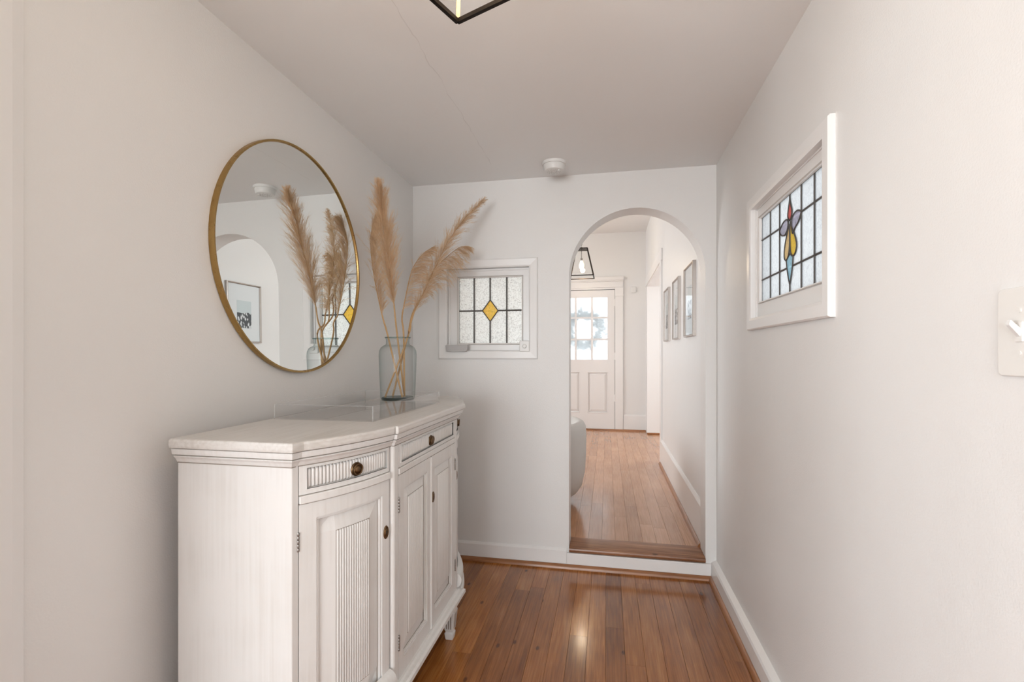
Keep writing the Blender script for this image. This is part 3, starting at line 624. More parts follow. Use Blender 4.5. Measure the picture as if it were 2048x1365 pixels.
# ------------------------------------------------------------------ sideboard
YM = 1.575; BX = -1.02; BY0, BY1 = .990, 2*YM-.990
P0 = Vector((-.7085,1.006)); P1 = Vector((-.6035,1.272)); ch = P1-P0; CL = ch.length; ce = ch/CL; cn = Vector((ce.y,-ce.x)); SAG = .017
def wingN(s):
    p = P0+ce*CL*s+cn*SAG*4*s*(1-s); t = ce*CL+cn*SAG*4*(1-2*s); t.normalize(); return p, Vector((t.y,-t.x))
def wingF(s):
    p, n = wingN(1-s); return Vector((p.x, 2*YM-p.y)), Vector((n.x, -n.y))
CY0, CY1, CX = 1.280, 1.870, -.595
def cen(s): return Vector((CX, CY0+(CY1-CY0)*s)), Vector((1,0))
def cs(y): return (y-CY0)/(CY1-CY0)
def ribbon(m, path, s0, s1, z0, z1, o0, o1, n=1):
    vv=[]; ff=[]
    for i in range(n+1):
        s=s0+(s1-s0)*i/n; p,q=path(s)
        for o_,z in ((o0,z0),(o1,z0),(o1,z1),(o0,z1)): a=p+q*o_; vv.append((a.x,a.y,z))
    for i in range(n):
        for k in range(4): ff.append((i*4+k,i*4+(k+1)%4,i*4+4+(k+1)%4,i*4+4+k))
    ff.append((0,1,2,3)); ff.append((n*4,n*4+3,n*4+2,n*4+1)); m.add(vv,ff); return m
def hfield(m, path, S, Z, off):
    vv=[]; ff=[]; a,b_=len(S),len(Z)
    for i,s in enumerate(S):
        p,q=path(s)
        for j,z in enumerate(Z): r_=p+q*off(s,z); vv.append((r_.x,r_.y,z))
    for i in range(a-1):
        for j in range(b_-1): ff.append((i*b_+j,(i+1)*b_+j,(i+1)*b_+j+1,i*b_+j+1))
    m.add(vv,ff); return m
def reeds(m, path, s0, s1, z0, z1, n, off, L):
    w_=(s1-s0)/n; r_=w_*L*.45
    for i in range(n):
        s=s0+w_*(i+.5); p,q=path(s); t=Vector((-q.y,q.x)); vv=[]; K=7
        for (z,k_) in ((z0,.15),(z0+r_*.8,1),(z1-r_*.8,1),(z1,.15)):
            for k in range(K):
                a=PI*k/(K-1); c_=p+q*(off+r_*1.15*math.sin(a)*k_)+t*(r_*math.cos(a)); vv.append((c_.x,c_.y,z))
        ff=[(j*K+k,(j+1)*K+k,(j+1)*K+k+1,j*K+k+1) for j in range(3) for k in range(K-1)]
        m.add(vv,ff)
    return m
def outline(dx_front, side=0):
    pts=[(BX,BY0-side),(-.712,BY0-side)]
    pts+=[]
    w_=[wingN(i/14) for i in range(15)]
    pts+= [(p.x,p.y) for p,_ in w_]
    pts+=[(-.6035,1.280),(CX,1.280),(CX,1.870),(-.6035,1.870)]
    pts+=[(p.x,p.y) for p,_ in [wingF(i/14) for i in range(15)]]
    pts+=[(-.712,BY1+side),(BX,BY1+side)]
    return pts
def offset(pts, d):
    out=[]; n=len(pts)
    for i in range(n):
        p=Vector(pts[i])
        e1=(p-Vector(pts[i-1])).normalized() if i>0 else None; e2=(Vector(pts[i+1])-p).normalized() if i<n-1 else None
        if e1 is None: nn=Vector((e2.y,-e2.x)); out.append(tuple(p+nn*d)); continue
        if e2 is None: nn=Vector((e1.y,-e1.x)); out.append(tuple(p+nn*d)); continue
        n1=Vector((e1.y,-e1.x)); n2=Vector((e2.y,-e2.x)); b_=(n1+n2); b_.normalize(); k=max(.45,b_.dot(n1)); out.append(tuple(p+b_*d/k))
    return out
OUT = outline(0)
# simplify path: drop near-duplicate points
def clean(pts):
    o_=[pts[0]]
    for p in pts[1:]:
        if (Vector(p)-Vector(o_[-1])).length>.004: o_.append(p)
    return o_
OUT = clean(OUT)
def sweep(m, prof, pts=None, closed=True):
    pts=pts or OUT; rings=[offset(pts,o_) for o_,z in prof]; n=len(pts); vv=[]; ff=[]
    for (o_,z),r_ in zip(prof,rings): vv+=[(p[0],p[1],z) for p in r_]
    for i in range(len(prof)-1):
        for j in range(n-1): ff.append((i*n+j,i*n+j+1,(i+1)*n+j+1,(i+1)*n+j))
    m.add(vv,ff)
    k=len(prof)
    m.add([(p[0],p[1],prof[0][1]) for p in rings[0]],[tuple(range(n))]); m.add([(p[0],p[1],prof[-1][1]) for p in rings[-1]],[tuple(range(n))])
    for e in (0,n-1): pass
    m.add([vv[i*n] for i in range(k)]+[vv[i*n+n-1] for i in range(k)],[tuple(range(k))+tuple(range(2*k-1,k-1,-1))])
    return m
sb = empty('sideboard', (-.82, YM, 0), 'antiqued white breakfront sideboard with reeded doors and drawers below the round mirror', 'sideboard')
# carcass : sides flush, fronts set back
IN = offset(OUT,-.016)
body = [(BX,BY0),(-.716,BY0)]+[p for p in IN if p[1]>BY0+.012 and p[1]<BY1-.012 and p[0]>-.9]+[(-.716,BY1),(BX,BY1)]
MB().prism(body, .150, .900, 'z').build('body', CAB, sb)
for o0_,z0_,z1_ in ((.0146,.9236,.9254),(.0100,.9063,.9086),(.0014,.8862,.8884),(.0102,.1668,.1684)):
    m=MB(); rg=offset(OUT,o0_); rg2=offset(OUT,o0_-.003); n_=len(rg)
    vv_=[(p[0],p[1],z) for ring,z in ((rg2,z0_),(rg,z0_),(rg,z1_),(rg2,z1_)) for p in ring]
    m.add(vv_,[(k*n_+j,k*n_+j+1,(k+1)*n_+j+1,(k+1)*n_+j) for k in range(3) for j in range(n_-1)])
    m.build('groove_glaze', GLAZE, sb)
for path_,a_,b__,n_ in ((wingN,.010,.990,10),(cen,cs(1.312),cs(1.838),1),(wingF,.010,.990,10)):
    for z_ in (.8160,.7950): ribbon(MB(),path_,a_,b__,z_,z_+.002,-.014,-.0015,n_).build('seam_glaze', GLAZE, sb)
def post(poly, z0=.19, z1=.9): MB().prism(poly, z0, z1, 'z').build('post', CAB, sb, bevel=.0015)
post([(-.735,BY0-.001),(-.711,BY0-.001),(-.7065,1.008),(-.722,1.014)])
post([(-.735,BY1+.001),(-.711,BY1+.001),(-.7065,BY1-.018),(-.722,BY1-.024)])
post([(-.625,1.278),(-.6035,1.278),(-.5975,1.281),(-.595,1.286),(-.595,1.311),(-.625,1.311)])
post([(-.625,1.872),(-.6035,1.872),(-.5975,1.869),(-.595,1.864),(-.595,1.839),(-.625,1.839)])
# cornice and top
m = MB(); sweep(m, [(.000,.888),(.003,.889),(.007,.897),(.013,.9035),(.013,.9055),(.0095,.9065),(.0095,.9085),(.017,.9095),(.0185,.915),(.0195,.9215),(.0195,.9235),(.014,.9238),(.014,.9255)]); m.build('cornice', CAB, sb)
m = MB(); sweep(m, [(.014,.9252),(.0235,.9256),(.0255,.9275),(.0265,.932),(.0265,.942),(.0245,.9465),(.021,.948)]); m.build('top', CABT, sb)
m = MB(); sweep(m, [(.000,.200),(.006,.199),(.010,.194),(.020,.193),(.027,.188),(.028,.176),(.024,.170),(.012,.168),(.010,.145),(.0,.143)]); m.build('plinth', CAB, sb)
for path,a,b_ in ((wingN,.0,1.0),(wingF,.0,1.0)):
    m=MB(); n=10; vv=[]; ff=[]; K=8
    for i in range(n+1):
        p,q=path(a+(b_-a)*i/n)
        for k in range(K): t=PI*k/(K-1); r_=p+q*(.024*math.sin(t)); vv.append((r_.x,r_.y,.198+.030-.030*math.cos(t)))
    for i in range(n):
        for k in range(K-1): ff.append((i*K+k,(i+1)*K+k,(i+1)*K+k+1,i*K+k+1))
    for i in (0,n): vv.append((*(path(a+(b_-a)*i/n)[0]),.228)); 
    ff.append(tuple(range(K))); ff.append(tuple(n*K+k for k in range(K)))
    m.add(vv,ff)
    m.build('torus_moulding', CAB, sb, smooth=True)
def front(path, n, L, ds, zd, dr_, zr, rn, knob_s, name='drawer', inset=None):
    """one drawer front: ds=(s0,s1) extent, zd=(z0,z1); dr_/zr = reeded field"""
    d = None
    m=MB(); f=.014/L
    S=[ds[0]+(ds[1]-ds[0])*i/n for i in range(n+1)]
    # frame around recessed field
    ribbon(m,path,ds[0],dr_[0],zd[0],zd[1],-.016,0,2); ribbon(m,path,dr_[1],ds[1],zd[0],zd[1],-.016,0,2)
    ribbon(m,path,dr_[0],dr_[1],zd[0],zr[0],-.016,0,n); ribbon(m,path,dr_[0],dr_[1],zr[1],zd[1],-.016,0,n)
    ribbon(m,path,dr_[0],dr_[1],zr[0],zr[1],-.016,-.007,n)
    d=m.build(name, CAB, sb, smooth=False)
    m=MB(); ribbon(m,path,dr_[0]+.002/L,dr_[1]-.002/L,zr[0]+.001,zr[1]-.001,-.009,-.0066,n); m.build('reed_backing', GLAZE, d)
    m=MB(); reeds(m,path,dr_[0]+.003/L,dr_[1]-.003/L,zr[0]+.002,zr[1]-.002,rn,-.0072,L); m.build('reeding', CAB, d, smooth=True)
    # thin line bead
    m=MB(); e=.0022
    for (s0,s1,z0,z1) in ((dr_[0]-e/L,dr_[1]+e/L,zr[0]-e,zr[0]),(dr_[0]-e/L,dr_[1]+e/L,zr[1],zr[1]+e),(dr_[0]-e/L,dr_[0],zr[0],zr[1]),(dr_[1],dr_[1]+e/L,zr[0],zr[1])):
        ribbon(m,path,s0,s1,z0,z1,-.004,.0014,n if s1-s0>.1 else 1)
    m.build('bead', CAB, d)
    # ring pull
    p,q=path(knob_s); zc=(zd[0]+zd[1])/2-.001
    rot=math.atan2(q.y,q.x)
    def put(prof,mat,nm,par,n_=28):
        mm=MB(); mm.lathe(prof,(0,0,0),n_,'x'); mm.v=[(p.x+v[0]*q.x-v[1]*q.y, p.y+v[0]*q.y+v[1]*q.x, zc+v[2]) for v in mm.v]
        return mm.build(nm,mat,par,smooth=True)
    k=put([(.0,-.003),(.0175,-.003),(.0180,0),(.0165,.0025),(.0145,.0015),(.0125,.0015),(.0105,.004),(.008,.0065),(.004,.0080),(.0,.0082)],ABRASS,'pull',d)
    mm=MB(); R=.0135; pts=[(.006+.0012*math.sin(a), R*math.cos(a), R*math.sin(a)) for a in [2*PI*i/28 for i in range(28)]]
    pts=[(p.x+v[0]*q.x-v[1]*q.y, p.y+v[0]*q.y+v[1]*q.x, zc+v[2]) for v in pts]; mm.tube(pts,.0021,8,True)
    mm.build('pull_ring', ABRASS, d, smooth=True)
    return d
def door(path, n, L, ds, zd, po, pz_, fs, fz, rn, key=None, hinge=None):
    m=MB()
    ribbon(m,path,ds[0],po[0],zd[0],zd[1],-.016,0,3); ribbon(m,path,po[1],ds[1],zd[0],zd[1],-.016,0,3)
    ribbon(m,path,po[0],po[1],zd[0],pz_[0],-.016,0,n); ribbon(m,path,po[0],po[1],pz_[1],zd[1],-.016,0,n)
    d=m.build('door', CAB, sb)
    m=MB(); S=[po[0]]+[fs[0]+(fs[1]-fs[0])*i/n for i in range(n+1)]+[po[1]]; Z=[pz_[0],fz[0],fz[1],pz_[1]]
    hfield(m,path,S,Z,lambda s,z: -.0035 if fs[0]-1e-6<=s<=fs[1]+1e-6 and fz[0]-1e-6<=z<=fz[1]+1e-6 else -.0125); m.build('raised_panel', CAB, d)
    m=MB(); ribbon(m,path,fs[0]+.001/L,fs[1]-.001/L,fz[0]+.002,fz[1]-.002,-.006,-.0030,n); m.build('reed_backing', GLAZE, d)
    m=MB(); reeds(m,path,fs[0]+.002/L,fs[1]-.002/L,fz[0]+.003,fz[1]-.003,rn,-.0038,L); m.build('reeding', CAB, d, smooth=True)
    m=MB(); e=.007
    def bead(s0,s1,z0,z1):
        ribbon(m,path,s0,s1,z0,z1,-.013,-.003,n if s1-s0>.2 else 1)
    bead(po[0],po[1],pz_[0],pz_[0]+e); bead(po[0],po[1],pz_[1]-e,pz_[1]); bead(po[0],po[0]+e/L,pz_[0]+e,pz_[1]-e); bead(po[1]-e/L,po[1],pz_[0]+e,pz_[1]-e)
    m.build('panel_moulding', CAB, d, bevel=.001)
    m=MB(); e=.0012
    for (s0,s1,z0,z1) in ((po[0]+.007/L,po[1]-.007/L,pz_[0]+.007,pz_[0]+.007+e),(po[0]+.007/L,po[1]-.007/L,pz_[1]-.007-e,pz_[1]-.007),(po[0]+.007/L,po[0]+(.007+e)/L,pz_[0]+.007,pz_[1]-.007),(po[1]-(.007+e)/L,po[1]-.007/L,pz_[0]+.007,pz_[1]-.007)):
        ribbon(m,path,s0,s1,z0,z1,-.013,-.0098,n if s1-s0>.2 else 1)
    m.build('groove_glaze', GLAZE, d)['kind']='stuff'
    if key:
        s,zc=key; p,q=path(s)
        mm=MB(); mm.lathe([(0,-.002),(.0125,-.002),(.013,.001),(.0115,.0030),(.0095,.0020),(.0075,.0020),(.006,.0035),(0,.0035)],(0,0,0),28,'x')
        mm.v=[(p.x+v[0]*q.x-v[1]*q.y*.85, p.y+v[0]*q.y+v[1]*q.x*.85, zc+v[2]*1.45) for v in mm.v]; e_=mm.build('escutcheon', ABRASS, d, smooth=True)
        mm=MB(); mm.lathe([(.0022,.0032),(.0022,.0042)],(0,0,.002),12,'x'); mm.box((.0032,-.001,-.006),(.0042,.001,.002)); mm.v=[(p.x+v[0]*q.x-v[1]*q.y, p.y+v[0]*q.y+v[1]*q.x, zc+v[2]) for v in mm.v]; mm.build('keyhole', DARK, d)
    if hinge is not None:
        p,q=path(hinge)
        for z0 in (.687,.285):
            mm=MB(); a=p+q*.0015
            for k in range(5): mm.lathe([(.0028,z0+k*.0092+.0006),(.0033,z0+k*.0092+.002),(.0033,z0+k*.0092+.0072),(.0028,z0+(k+1)*.0092-.0006)],(a.x,a.y,0),10)
            mm.build('hinge', STEEL, d, smooth=True)
    return d
ZD=(.818,.887); ZR=(.830,.880); ZDR=(.199,.795)
front(wingN,10,CL,(.012,.988),ZD,(.075,.950),ZR,26,.55)
front(cen,2,.59,(cs(1.3125),cs(1.8375)),ZD,(cs(1.330),cs(1.820)),ZR,38,.5)
front(wingF,10,CL,(.012,.988),ZD,(.05,.925),ZR,26,.45)
door(wingN,10,CL,(.012,.988),ZDR,(.155,.880),(.240,.757),(.335,.715),(.290,.713),14,(.935,.651),.004)
door(cen,1,.59,(cs(1.3125),cs(1.5742)),ZDR,(cs(1.347),cs(1.540)),(.247,.752),(cs(1.381),cs(1.506)),(.294,.717),13,None,cs(1.3115))
door(cen,1,.59,(cs(1.5758),cs(1.8375)),ZDR,(cs(1.610),cs(1.803)),(.247,.752),(cs(1.644),cs(1.769)),(.294,.717),13,(cs(1.594),.651),cs(1.8385))
door(wingF,10,CL,(.012,.988),ZDR,(.120,.845),(.250,.757),(.285,.665),(.290,.713),14,(.065,.651),.996)
box('astragal', (CX-.002,1.5712,.201), (CX+.004,1.5788,.795), CAB, sb, .0015)
m=MB(); ribbon(m,wingN,.012,.990,.797,.816,-.016,.006,10); m.build('rail', CAB, sb, bevel=.002)
m=MB(); ribbon(m,cen,cs(1.312),cs(1.838),.797,.816,-.016,.003,1); m.build('rail', CAB, sb, bevel=.002)
m=MB(); ribbon(m,wingF,.010,.988,.797,.816,-.016,.006,10); m.build('rail', CAB, sb, bevel=.002)
def leg(x,y):
    m=MB(); prof=[(.145,.052),(.128,.052),(.124,.046),(.118,.046),(.112,.050),(.040,.036),(.036,.030),(.030,.030),(.028,.037),(.008,.033),(.0,.028)]
    n=len(prof); vv=[]; ff=[]
    for z,w_ in prof: h=w_/2; vv+=[(x-h,y-h,z),(x+h,y-h,z),(x+h,y+h,z),(x-h,y+h,z)]
    for i in range(n-1):
        for k in range(4): ff.append((i*4+k,i*4+(k+1)%4,i*4+4+(k+1)%4,i*4+4+k))
    ff+= [(0,1,2,3),(4*n-4,4*n-3,4*n-2,4*n-1)]; m.add(vv,ff); l=m.build('leg', CAB, sb, bevel=.002)
    m=MB()
    for k in (-1,0,1):
        for sx,sy in ((1,0),(0,-1),(-1,0),(0,1)):
            for (za,zb,wa,wb) in ((.046,.108,.037,.0495),):
                ha,hb=wa/2,wb/2; d_=k*.0105; e_=.0021
                def q3(h,o_,u): return (x+sx*(h+o_)+ (-sy)*u, y+sy*(h+o_)+sx*u)
                A=[(*q3(ha,.0003,d_*.8-e_),za),(*q3(ha,.0003,d_*.8+e_),za),(*q3(hb,.0003,d_+e_),zb),(*q3(hb,.0003,d_-e_),zb)]
                B=[(*q3(ha,-.003,d_*.8-e_),za),(*q3(ha,-.003,d_*.8+e_),za),(*q3(hb,-.003,d_+e_),zb),(*q3(hb,-.003,d_-e_),zb)]
                m.add(A+B,[(0,1,2,3),(0,1,5,4),(1,2,6,5),(2,3,7,6),(3,0,4,7)])
    m.build('flutes', GLAZE, l)
for x,y in ((-.622,1.862),(-.622,1.288),(-.735,1.022),(-.735,2.128),(-.985,1.022),(-.985,2.128)): leg(x,y)

# ------------------------------------------------------------------ mirror
MY, MZ, MR = 1.563, 1.486, .4045
s = empty('wall_mirror', (XL+.012, MY, MZ-MR), 'large round wall mirror with thin aged brass frame above the sideboard', 'mirror')
m = MB(); n=96; prof=[(-.0085,.000),(-.0085,.013),(-.0065,.017),(-.001,.018),(.000,.016),(.000,.000)]
vv=[];ff=[];k=len(prof)
for i in range(n):
    a=2*PI*i/n
    for dr2,dx in prof: R_=MR+dr2; vv.append((XL+dx+.001,MY+R_*math.cos(a),MZ+R_*math.sin(a)))
for i in range(n):
    for j in range(k): ff.append((i*k+j,((i+1)%n)*k+j,((i+1)%n)*k+(j+1)%k,i*k+(j+1)%k))
m.add(vv,ff); m.build('frame', BRASS, s, smooth=True)
m = MB(); m.lathe([(MR-.0080,.003),(MR-.0080,.0125),(0.0,.0125)],(XL,MY,MZ),96,'x',cap=False); m.build('mirror_glass', MIRR, s)
s.rotation_euler = (0,-.008,0); s.location.x += .003

# ------------------------------------------------------------------ acrylic tray and vase
ZT = .9482
s = empty('serving_tray', (-.845,1.604,ZT), 'clear acrylic rectangular tray lying on the white sideboard top', 'tray')
tx0,tx1,ty0,ty1 = -1.008,-.679,1.318,1.890
box('base', (tx0,ty0,ZT),(tx1,ty1,ZT+.005), ACRYL, s)
for a,b_ in (((tx0,ty0,ZT+.005),(tx1,ty0+.005,ZT+.045)),((tx0,ty1-.005,ZT+.005),(tx1,ty1,ZT+.045)),((tx0,ty0+.005,ZT+.005),(tx0+.005,ty1-.005,ZT+.045)),((tx1-.005,ty0+.005,ZT+.005),(tx1,ty1-.005,ZT+.045))):
    box('side_panel', a, b_, ACRYL, s, .0008)
m = MB()
for (a,b_) in (((tx0,ty0,ZT+.045),(tx1,ty0+.005,ZT+.0458)),((tx0,ty1-.005,ZT+.045),(tx1,ty1,ZT+.0458)),((tx0,ty0+.005,ZT+.045),(tx0+.005,ty1-.005,ZT+.0458)),((tx1-.005,ty0+.005,ZT+.045),(tx1,ty1-.005,ZT+.0458))): m.box(a,b_)
for x in (tx0-.0006,tx1-.0016):
    for y in (ty0-.0006,ty1-.0016): m.box((x,y,ZT),(x+.0022,y+.0022,ZT+.045))
m.build('polished_edge', EDGE, s)
VC = (-.905,1.988)
s = empty('glass_vase', (VC[0],VC[1],ZT), 'grey-green glass jar vase holding the pampas grass, on the sideboard', 'vase')
m = MB(); m.lathe([(.0,ZT+.004),(.062,ZT+.004),(.070,ZT+.001),(.0745,ZT+.008),(.0765,ZT+.05),(.0795,ZT+.12),(.0815,ZT+.195),(.080,ZT+.214),(.073,ZT+.229),(.062,ZT+.237),(.053,ZT+.241),(.0510,ZT+.246),(.0505,ZT+.262),(.0520,ZT+.268),(.0555,ZT+.271),(.0560,ZT+.274),(.0540,ZT+.276)],(VC[0],VC[1],0),64,cap=False)
m.build('jar', VASE, s, smooth=True, ang=1.5)
m = MB(); m.lathe([(.0,ZT+.0005),(.066,ZT+.0005),(.071,ZT+.004),(.067,ZT+.012),(.0,ZT+.008)],(VC[0],VC[1],0),48,cap=False); m.build('thick_base', thin_glass('base_glass',(.45,.52,.50),(.12,.17,.16)), s, smooth=True)
m = MB(); m.tube([(VC[0]+.0545*math.cos(2*PI*i/48),VC[1]+.0545*math.sin(2*PI*i/48),ZT+.2735) for i in range(48)],.0022,8,True); m.build('rim', thin_glass('rim_glass',(.78,.85,.84),(.42,.52,.50)), s, smooth=True)

# ------------------------------------------------------------------ pampas grass
SN,CN = math.sin(YAW), math.cos(YAW)
def pv(u, v, y):
    w_=u-1024; dx,dy,dz=-SN*964+CN*w_, CN*964+SN*w_, 708-v; t=y/dy; return Vector((dx*t,y,1.15+dz*t))
def spline(P, n):
    out=[]; Q=[P[0]*2-P[1]]+P+[P[-1]*2-P[-2]]
    for i in range(1,len(Q)-2):
        a,b_,c_,d=Q[i-1:i+3]
        for k in range(n):
            t=k/n; out.append(.5*((2*b_)+(-a+c_)*t+(2*a-5*b_+4*c_-d)*t*t+(-a+3*b_-3*c_+d)*t**3))
    out.append(P[-1]); return out
def pampas(stem, plume, label, wid, nst, bias=None, droop=.3, seed=1, lean=.8, prof=None):
    rnd=random.Random(seed)
    s = empty('pampas_grass', tuple(stem[0]), label, 'dried grass', 'pampas stalks in the glass jar')
    path=spline(stem+[plume[0]],6)
    m=MB(); m.tube(path,[.0042-.0012*i/len(path) for i in range(len(path))],8); m.build('stem', STEMM, s, smooth=True)
    ax=spline(plume,12); m=MB(); m.tube(ax,[.0022*(1-i/len(ax))+.0005 for i in range(len(ax))],5); m.build('rachis', STEMM, s, smooth=True)
    vv=[]; ff=[]; n=len(ax)
    def strand(q, d, L, w0, K, dr_):
        sd=d.cross(Vector((rnd.uniform(-1,1),rnd.uniform(-1,1),rnd.uniform(-1,1)))).normalized(); base=len(vv); out=[]
        for k in range(K+1):
            ww=w0*(1-.7*k/K); vv.append(tuple(q+sd*ww)); vv.append(tuple(q-sd*ww)); out.append((q.copy(),d.copy()))
            q=q+d*(L/K); d=(d+Vector((rnd.gauss(0,.05),rnd.gauss(0,.05),-dr_+rnd.gauss(0,.05)))).normalized()
        for k in range(K): b2=base+k*2; ff.append((b2,b2+1,b2+3,b2+2))
        return out
    for ib in range(nst):
        T=(ib+rnd.random())/nst; f=T*(n-1.001); i=int(f); p=ax[i].lerp(ax[i+1],f-i); t=(ax[min(i+2,n-1)]-ax[max(i-1,0)]).normalized()
        a=rnd.uniform(0,2*PI); u_=t.cross(Vector((.3,.5,.8))).normalized(); v_=t.cross(u_); rad=u_*math.cos(a)+v_*math.sin(a)
        if bias is not None: rad=(rad*.45+bias*rnd.uniform(.4,1.2)).normalized()
        pf=min(1,(T+.06)/.28)**.6*min(1,(1.03-T)/.75)**.75+.10
        L=wid*rnd.uniform(.55,1.25)*pf
        d=(t*lean+rad*rnd.uniform(.35,1.0)).normalized()
        br=strand(p,d,L,.00045,6,droop*.30)
        for _ in range(34):
            g_=rnd.random()**.8*5.99; j=int(g_); q=br[j][0].lerp(br[j+1][0],g_-j); dd=br[j][1]
            hr=Vector((rnd.gauss(0,1),rnd.gauss(0,1),rnd.gauss(0,1))).normalized()
            strand(q,(dd+hr*rnd.uniform(.15,.6)).normalized(),L*rnd.uniform(.12,.34)+.004,rnd.uniform(.00018,.00034),3,droop*.35)
    m=MB(); m.v=vv; m.f=ff
    o=m.build('plume', PLUME, s, uni=False); o['kind']='stuff'
    return s
zb=ZT+.012
pampas([Vector((VC[0]+.030,VC[1]-.02,zb)), Vector((VC[0]-.041,VC[1]-.010,ZT+.275)), pv(768,645,1.965)],
       [pv(764,630,1.975),pv(749,557,1.975),pv(741,490,1.975),pv(745,452,1.97),pv(750,433,1.965)],
       'left-hand drooping pampas plume nearest the mirror, in the glass jar', .100, 330, Vector((.75,.1,-.1)), .30, 11, 1.3)
pampas([Vector((VC[0]+.018,VC[1]+.03,zb)), Vector((VC[0]+.005,VC[1]-.015,ZT+.275)), pv(791,640,1.945)],
       [pv(788,610,1.93),pv(780,547,1.89),pv(773,480,1.845),pv(764,415,1.80),pv(758,369,1.765)],
       'tallest upright pampas plume, second from left in the glass jar', .110, 480, None, .02, 12, 1.6)
pampas([Vector((VC[0]+.022,VC[1]+.02,zb)), Vector((VC[0]+.026,VC[1]+.004,ZT+.275)), pv(804,640,2.02)],
       [pv(806,620,2.03),pv(818,562,2.06),pv(827,534,2.10),pv(845,509,2.14),pv(866,494,2.17)],
       'short curled pampas plume in the middle of the glass jar', .088, 190, Vector((.95,.2,-.35)), .40, 13, .75)
pampas([Vector((VC[0]-.050,VC[1]-.02,zb)), Vector((VC[0]+.045,VC[1]+.005,ZT+.275)), pv(822,645,2.04)],
       [pv(828,626,2.06),pv(860,559,2.17),pv(894,487,2.28),pv(932,435,2.37),pv(968,399,2.455)],
       'long pampas plume leaning right, its tip pointing up above the diamond window', .098, 400, None, .10, 14, 1.7)
pampas([Vector((VC[0]-.038,VC[1]+.03,zb)), Vector((VC[0]+.036,VC[1]+.020,ZT+.275)), pv(825,628,2.09)],
       [pv(845,590,2.14),pv(868,540,2.24),pv(894,514,2.32),pv(919,495,2.39),pv(938,493,2.42)],
       'drooping pampas plume hanging over the corner of the stained glass window', .108, 200, Vector((.6,.2,-.9)), .45, 15, .8)

# ------------------------------------------------------------------ lanterns
def lantern(ctr, z0, w0, w1, h, rotz, ceil, label, postm, bar=.0065, power=4):
    s = empty('pendant_lantern', (ctr[0],ctr[1],z0), label, 'pendant light', None)
    R_=Matrix.Rotation(rotz,3,'Z')
    def T(x,y,z): v=R_@Vector((x,y,0)); return (ctr[0]+v.x,ctr[1]+v.y,z)
    def bar_(m,a,b_,r=bar/2):
        A,B=Vector(a),Vector(b_); d=(B-A).normalized(); u_=d.cross(Vector((0,0,1)));
        if u_.length<.3: u_=R_@Vector((1,0,0)); u_=(u_-d*u_.dot(d))
        u_.normalize(); v_=d.cross(u_); q=[u_*r+v_*r,u_*r-v_*r,-u_*r-v_*r,-u_*r+v_*r]
        m.add([A+k for k in q]+[B+k for k in q],[(0,1,2,3),(7,6,5,4),(0,1,5,4),(1,2,6,5),(2,3,7,6),(3,0,4,7)])
    h0,h1=w0/2,w1/2; sg_=[(-1,-1),(1,-1),(1,1),(-1,1)]
    m=MB()
    for i in range(4):
        a,b_=sg_[i],sg_[(i+1)%4]; bar_(m,T(a[0]*h0,a[1]*h0,z0),T(b_[0]*h0,b_[1]*h0,z0))
    m.build('bottom_frame', BLACKM, s)
    m=MB()
    for i in range(4):
        a,b_=sg_[i],sg_[(i+1)%4]; bar_(m,T(a[0]*h1,a[1]*h1,z0+h),T(b_[0]*h1,b_[1]*h1,z0+h))
    bar_(m,T(-h1,0,z0+h),T(h1,0,z0+h)); m.build('top_frame', BLACKM, s)
    for a in sg_:
        m=MB(); bar_(m,T(a[0]*h0,a[1]*h0,z0),T(a[0]*h1,a[1]*h1,z0+h),bar*.5); m.build('corner_post', postm, s)
    for i in range(4):
        a,b_=sg_[i],sg_[(i+1)%4]; k=.985
        m=MB(); m.add([T(a[0]*h0*k,a[1]*h0*k,z0),T(b_[0]*h0*k,b_[1]*h0*k,z0),T(b_[0]*h1*k,b_[1]*h1*k,z0+h),T(a[0]*h1*k,a[1]*h1*k,z0+h)],[(0,1,2,3)]); m.build('glass_panel', CLEAR, s)
    m=MB(); m.tube([T(0,0,z0+h+.012),T(0,0,z0+h*.62)],.003,8); m.build('stem', BLACKM, s)
    m=MB(); m.lathe([(.006,z0+h*.70),(.013,z0+h*.68),(.015,z0+h*.60),(.012,z0+h*.585)],T(0,0,0)[:2]+(0,),20); m.build('socket', STEEL, s, smooth=True)
    m=MB(); zb_=z0+h*.585; m.lathe([(.010,zb_),(.013,zb_-.012),(.022,zb_-.035),(.026,zb_-.055),(.022,zb_-.078),(.010,zb_-.092),(0,zb_-.094)],T(0,0,0)[:2]+(0,),24,cap=False); m.build('bulb', BULB, s, smooth=True)
    c0=T(0,0,0); zt=z0+h
    m=MB(); m.tube([(c0[0]+.011*math.cos(2*PI*i/20),c0[1],zt+.014+.011*math.sin(2*PI*i/20)) for i in range(20)],.0018,6,True); m.build('hanging_ring', BLACKM, s, smooth=True)
    zz=zt+.022; i=0; m=MB()
    while zz < ceil-.035:
        L=.030; pts=[]
        for k in range(16):
            a=2*PI*k/16; x_=.0075*math.cos(a); z_=L/2*math.sin(a)
            pts.append((c0[0]+(x_ if i%2 else 0),c0[1]+(0 if i%2 else x_),zz+L/2+z_))
        m.tube(pts,.0017,6,True); zz+=.0235; i+=1
    if i: m.build('chain', BLACKM, s, smooth=True)
    m=MB(); m.lathe([(.006,ceil-.04),(.008,ceil-.022),(.050,ceil-.014),(.056,ceil-.004),(.056,ceil)],(c0[0],c0[1],0),32); m.build('ceiling_rose', BLACKM, s, smooth=True)
    d=bpy.data.lights.new('bulb_light','POINT'); d.energy=power; d.color=(1,.80,.56); d.shadow_soft_size=.03
    o=bpy.data.objects.new('bulb_light',d); C.objects.link(o); o.location=(c0[0],c0[1],zb_-.12)
    return s
